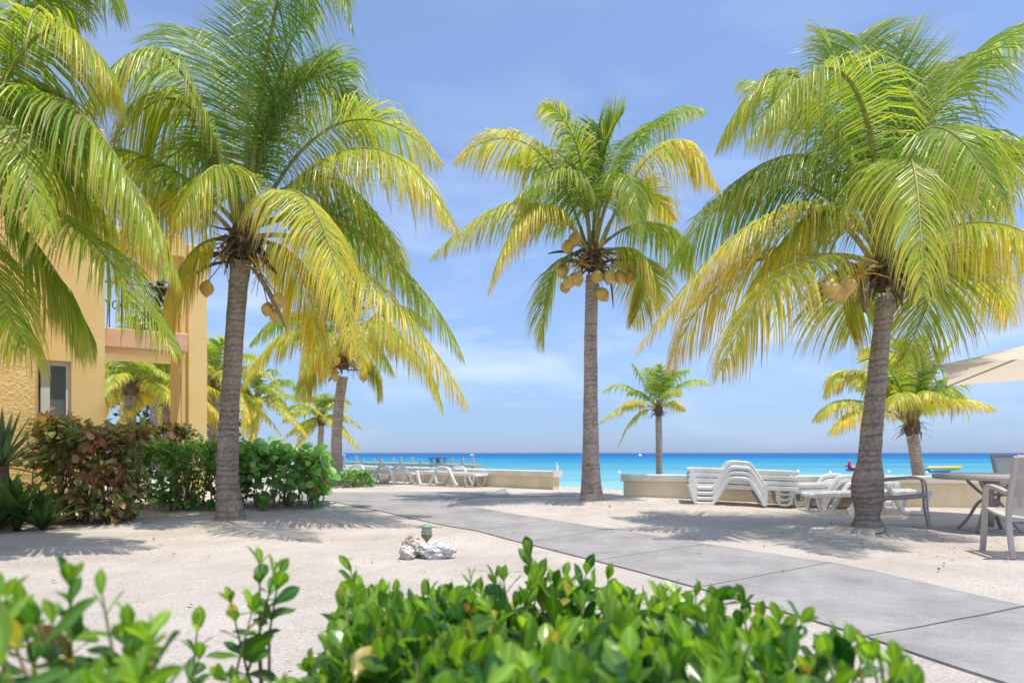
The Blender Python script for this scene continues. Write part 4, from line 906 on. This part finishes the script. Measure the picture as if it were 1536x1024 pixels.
def rock(label, c, d, col, seed):
    rg = np.random.default_rng(seed); mb = MB(); nu, nv = 40, 26; V = []; ph = rg.uniform(0, 6.28, 12)
    for j in range(nv + 1):
        th = math.pi * j / nv
        for i in range(nu):
            p = 2 * math.pi * i / nu; e = np.array([math.sin(th) * math.cos(p), math.sin(th) * math.sin(p), math.cos(th)])
            r = 1 + .13 * math.sin(3 * e[0] + ph[0] + 2 * e[2]) + .10 * math.sin(5 * e[1] + ph[1] - 3 * e[0]) + .07 * math.sin(9 * e[2] + 7 * e[0] + ph[2]) + .05 * math.sin(14 * e[1] + 11 * e[2] + ph[3]) + rg.normal(0, .03)
            if j in (0, nv): r = 1
            V.append(e * r * np.array(d) / 2)
    F = [(j*nu+i, (j+1)*nu+i, (j+1)*nu+(i+1) % nu, j*nu+(i+1) % nu) for j in range(nv) for i in range(nu)]
    mb.add(V, F, col); o = mb.build('coral_rock', M['coral'], None, smooth=True, loc=(c[0], c[1], c[2] + d[2] * .33))
    return tag(o, label, 'rock', 'coral rocks around the path light')
q = gp(655, 836); rock('largest white pitted coral rock, right of the path light', q, (.34, .26, .19), (.70, .69, .68), 1)
q = gp(611, 838); rock('small brownish coral rock at the left end of the pile', q, (.16, .15, .15), (.70, .65, .58), 2)
q = gp(628, 834); rock('middle pale coral rock between the other rocks', q, (.16, .15, .16), (.72, .68, .63), 3)
q = gp(617, 824); rock('tan coral rock at the back of the pile left of the path light', q, (.20, .16, .17), (.64, .55, .46), 4)
q = gp(640, 826); pl = empty('path_light', q, label='small green tiered path light standing behind the coral rocks', cat='garden light')
M['light_green'] = mat('green_lamp_paint', (.22, .32, .20), .45, .4); M['lamp_lens'] = mat('pale_lens', (.55, .58, .42), .25, .5); M['lamp_bronze'] = mat('weathered_bronze', (.20, .18, .12), .5, .4)
mb = MB(); mb.lathe([(.012, -.05), (.012, .10), (.03, .12), (.052, .145), (.06, .165), (.058, .17)], n=22); mb.build('stem', M['lamp_bronze'], pl, smooth=True)
mb = MB(); mb.lathe([(.048, .172), (.056, .185), (.05, .20), (.05, .235)], n=22); mb.build('lens', M['lamp_lens'], pl, smooth=True)
mb = MB(); mb.lathe([(.062, .196), (.064, .20), (.05, .207)], n=22); mb.build('louvre_ring', M['lamp_bronze'], pl, smooth=True)
mb = MB(); mb.lathe([(.058, .236), (.062, .242), (.05, .262), (.028, .275), (.01, .278)], n=22); mb.build('cap', M['light_green'], pl, smooth=True)

# twig by the swollen trunk
mb = MB(); q = gp(1327, 801)
mb.tube([(-.14, -.05, .012), (-.06, -.03, .02), (.0, .0, .03), (.03, .05, .06), (.05, .07, .09)], [.006, .008, .008, .006, .003], 6, col=(.12, .09, .07))
tag(mb.build('twig', M['fibre'], None, loc=q), 'thin dark twig lying on the sand at the swollen trunk', 'twig')

# ------------------------------------------------------------------ pier, boats, buoys
M['pier'] = noisy(mat('pier_timber', rough=.85, spec=.2), (.42, .38, .28), (.56, .52, .40), .6, 5); M['red'] = mat('red_vinyl', (.62, .03, .06), .35, .5); M['yellow'] = mat('yellow_vinyl', (.80, .50, .04), .35, .5)
M['blue'] = mat('blue_vinyl', (.02, .22, .50), .35, .5); M['maroon'] = mat('maroon_paint', (.15, .03, .04), .5, .4); M['buoy'] = mat('white_buoy', (.82, .82, .80), .4, .5)
A, Bq = np.array([-29, 97, -.15]), at(718, 696.5, 84); pa = empty('pier', (A + Bq) / 2, label='long low timber pier standing in the sea beyond the left wall', cat='pier'); o = (A + Bq) / 2
dirv = nrm(Bq - A); sd = np.array([-dirv[1], dirv[0], 0]); ln = np.linalg.norm(Bq - A); rz = math.atan2(dirv[1], dirv[0])
mb = MB(); V = []
for e in (A, Bq):
    for s_, z in ((-1.1, -.35), (1.1, -.35), (1.1, 0), (-1.1, 0)): V.append(e + sd * s_ + np.array([0, 0, z]) - o)
mb.add(V, [(0, 1, 2, 3), (7, 6, 5, 4), (0, 4, 5, 1), (1, 5, 6, 2), (2, 6, 7, 3), (3, 7, 4, 0)]); mb.build('deck', M['pier'], pa)
for k in range(9):
    p = A + (Bq - A) * (k + .5) / 9
    for s_ in (-1.25, 1.25):
        mb = MB(); c = p + sd * s_ - o; hh = .5 + .35 * ((k * 7) % 3) / 2; mb.box(c + np.array([0, 0, (hh - 1.8) / 2]), (.26, .26, hh + 1.8), rz); mb.build('post', M['pier'], pa)
pe = Bq + dirv * 0.2 - o; mb = MB(); mb.box(pe + np.array([-.9, -1.9, -.55]), (3.4, 1.6, .22), rz); mb.build('landing', M['pier'], pa)
for fpx, lab in ((652, 'left of two dark red picnic sets on the pier'), (665, 'right of two dark red picnic sets on the pier')):
    f = (fpx - 500) / 218.; p = np.array([(fpx - 768) / 1024 * 87.0, 87.0, 0]); tt = np.dot(p[:2] - A[:2], dirv[:2]); p = A + dirv * tt
    ps = empty('picnic_set', p, label=lab, cat='table set', group='picnic sets on the pier')
    mb = MB(); mb.box((0, 0, .72), (1.05, .8, .07)); mb.build('table_top', M['maroon'], ps)
    for sx_ in (-.35, .35):
        mb = MB(); mb.tube([(sx_ - .22, 0, 0), (sx_ + .1, 0, .68)], .05, 6); mb.tube([(sx_ + .22, 0, 0), (sx_ - .1, 0, .68)], .05, 6); mb.build('leg', M['maroon'], ps)
    for sx_ in (-.62, .62):
        mb = MB(); mb.box((sx_, 0, .42), (.22, .8, .06)); mb.box((sx_ * 1.12, 0, .62), (.05, .8, .4)); mb.build('bench', M['maroon'], ps)
def hull_tube(mb, pts, r, n=10): mb.tube(pts, r, n)
p = at(1284, 706, 95); p[2] = -1.4
rb = empty('inflatable_boat', p, label='red inflatable with a raised tail floating behind the swollen trunk', cat='inflatable')
mb = MB(); mb.tube([(-1.0, 0, .15), (-.7, 0, .25), (.5, 0, .2), (2.0, 0, .2), (2.5, 0, .4)], [.25, .36, .36, .34, .15], 12); mb.build('hull', M['red'], rb, smooth=True)
mb = MB(); mb.tube([(-.8, 0, .3), (-1.0, 0, .7), (-.85, 0, 1.1), (-.75, 0, 1.4)], [.30, .24, .20, .08], 10); mb.tube([(-1.0, 0, .62), (-1.35, 0, .62), (-1.55, 0, .55)], [.16, .14, .05], 8); mb.build('tail', M['red'], rb, smooth=True)
mb = MB(); mb.tube([(-1.3, .0, .0), (2.4, .0, .0)], .2, 8); mb.build('keel', M['blue'], rb, smooth=True)
p = at(1415, 707, 88); p[2] = -1.4
yb = empty('banana_boat', p, label='yellow banana boat with blue floats moored right of the bushy palm', cat='inflatable')
mb = MB(); mb.tube([(-2.3, 0, .3), (-1.9, 0, .42), (0, 0, .42), (1.9, 0, .45), (2.4, 0, .60)], [.12, .26, .27, .26, .12], 12); mb.build('hull', M['yellow'], yb, smooth=True)
for yy in (-.4, .4):
    mb = MB(); mb.tube([(-2.2, yy, .05), (-1.9, yy, .08), (.4, yy, .08), (.7, yy, .06)], [.1, .2, .2, .1], 10); mb.build('float', M['blue'], yb, smooth=True)
for px, py, lab in ((513, 684, 'tiny sailing boat beside the slim palm trunk on the horizon'), (707, 682.5, 'tiny motor boat on the horizon above the pier')):
    dd = 330 if px < 600 else 420; p = at(px, py, dd); p[2] = -1.5
    bb = empty('boat', p, label=lab, cat='boat'); mb = MB()
    hl = np.array([(-3, 0, .9), (-2, 1, .9), (2, 1, .9), (2.6, 0, .9), (2, -1, .9), (-2, -1, .9)]); lo_ = hl * np.array([.85, .6, 0]); mb.add(np.vstack([hl, lo_]), [(0, 1, 2, 3, 4, 5), (11, 10, 9, 8, 7, 6)] + [(i, (i+1) % 6, (i+1) % 6 + 6, i + 6) for i in range(6)])
    mb.build('hull', M['buoy'] if px > 600 else M['blue'], bb)
    mb = MB(); mb.box((.4, 0, 1.5), (2, 1.2, 1.2)); mb.build('cabin', M['buoy'], bb)
    if px < 600: mb = MB(); mb.tube([(.2, 0, .9), (.2, 0, 6)], .12, 6); mb.build('mast', M['buoy'], bb)
for i, (px, py) in enumerate(((929, 709), (1167, 709), (1188, 708.5), (1197, 707), (1245, 709), (1333, 708), (960, 683.5), (1390, 709))):
    dd = 2.5 * 1024 / (py - 679); p = at(px, py, dd); p[2] = -1.5; r = .22 * dd / 85
    mb = MB(); mb.lathe([(r*.2, -r*.8), (r*.8, -r*.5), (r, 0), (r*.85, r*.5), (r*.4, r*.9), (r*.15, r*1.2)], n=12); 
    ob = mb.build('buoy', M['buoy'], None, smooth=True, loc=p); tag(ob, 'small white mooring buoy floating on the turquoise sea', 'buoy', 'white mooring buoys')
p = at(836, 708, 15.6); mb = MB(); mb.tube([(0, 0, -.7), (0, 0, .12), (-.02, 0, .22)], [.025, .025, .012], 8)
tag(mb.build('marker_post', M['buoy'], None, loc=p), 'thin white post just beyond the right end of the left wall', 'post')

# dry leaf litter blown over the sand
rg = np.random.default_rng(77); mb = MB(); spots = [(PALM_BASE[k][0], PALM_BASE[k][1], 1.5) for k in ('lean', 'centre', 'bulb')] + [(-5.8, 9.2, 1.0), (-3.6, 11.0, 1.0), (4.0, 7.5, 2.0), (-1.5, 6.5, 3.0), (6.0, 7.0, 2.0)]
for i in range(420):
    c = spots[rg.integers(0, len(spots))]; x, y = c[0] + rg.normal(0, c[2] * .6), c[1] + rg.normal(0, c[2] * .5)
    if y < 1.5: continue
    z = float(ground(x, y)) + .016; a = rg.uniform(0, 6.28); l = rg.uniform(.02, .09) if rg.random() < .85 else rg.uniform(.12, .3); wd = rg.uniform(.004, .014)
    d = np.array([math.cos(a), math.sin(a), 0]); n_ = np.array([-d[1], d[0], 0]); p = np.array([x, y, z]); k_ = rg.uniform(.0, .025)
    V = [p - d * l / 2 - n_ * wd * .3, p - d * l / 2 + n_ * wd * .3, p - n_ * wd + np.array([0, 0, k_]), p + n_ * wd + np.array([0, 0, k_]), p + d * l / 2 - n_ * wd * .2, p + d * l / 2 + n_ * wd * .2]
    mb.add(V, [(0, 2, 3, 1), (2, 4, 5, 3)], np.array([.26, .18, .11]) * rg.uniform(.7, 1.8))
tag(mb.build('leaf_litter', M['fibre']), kind='stuff')
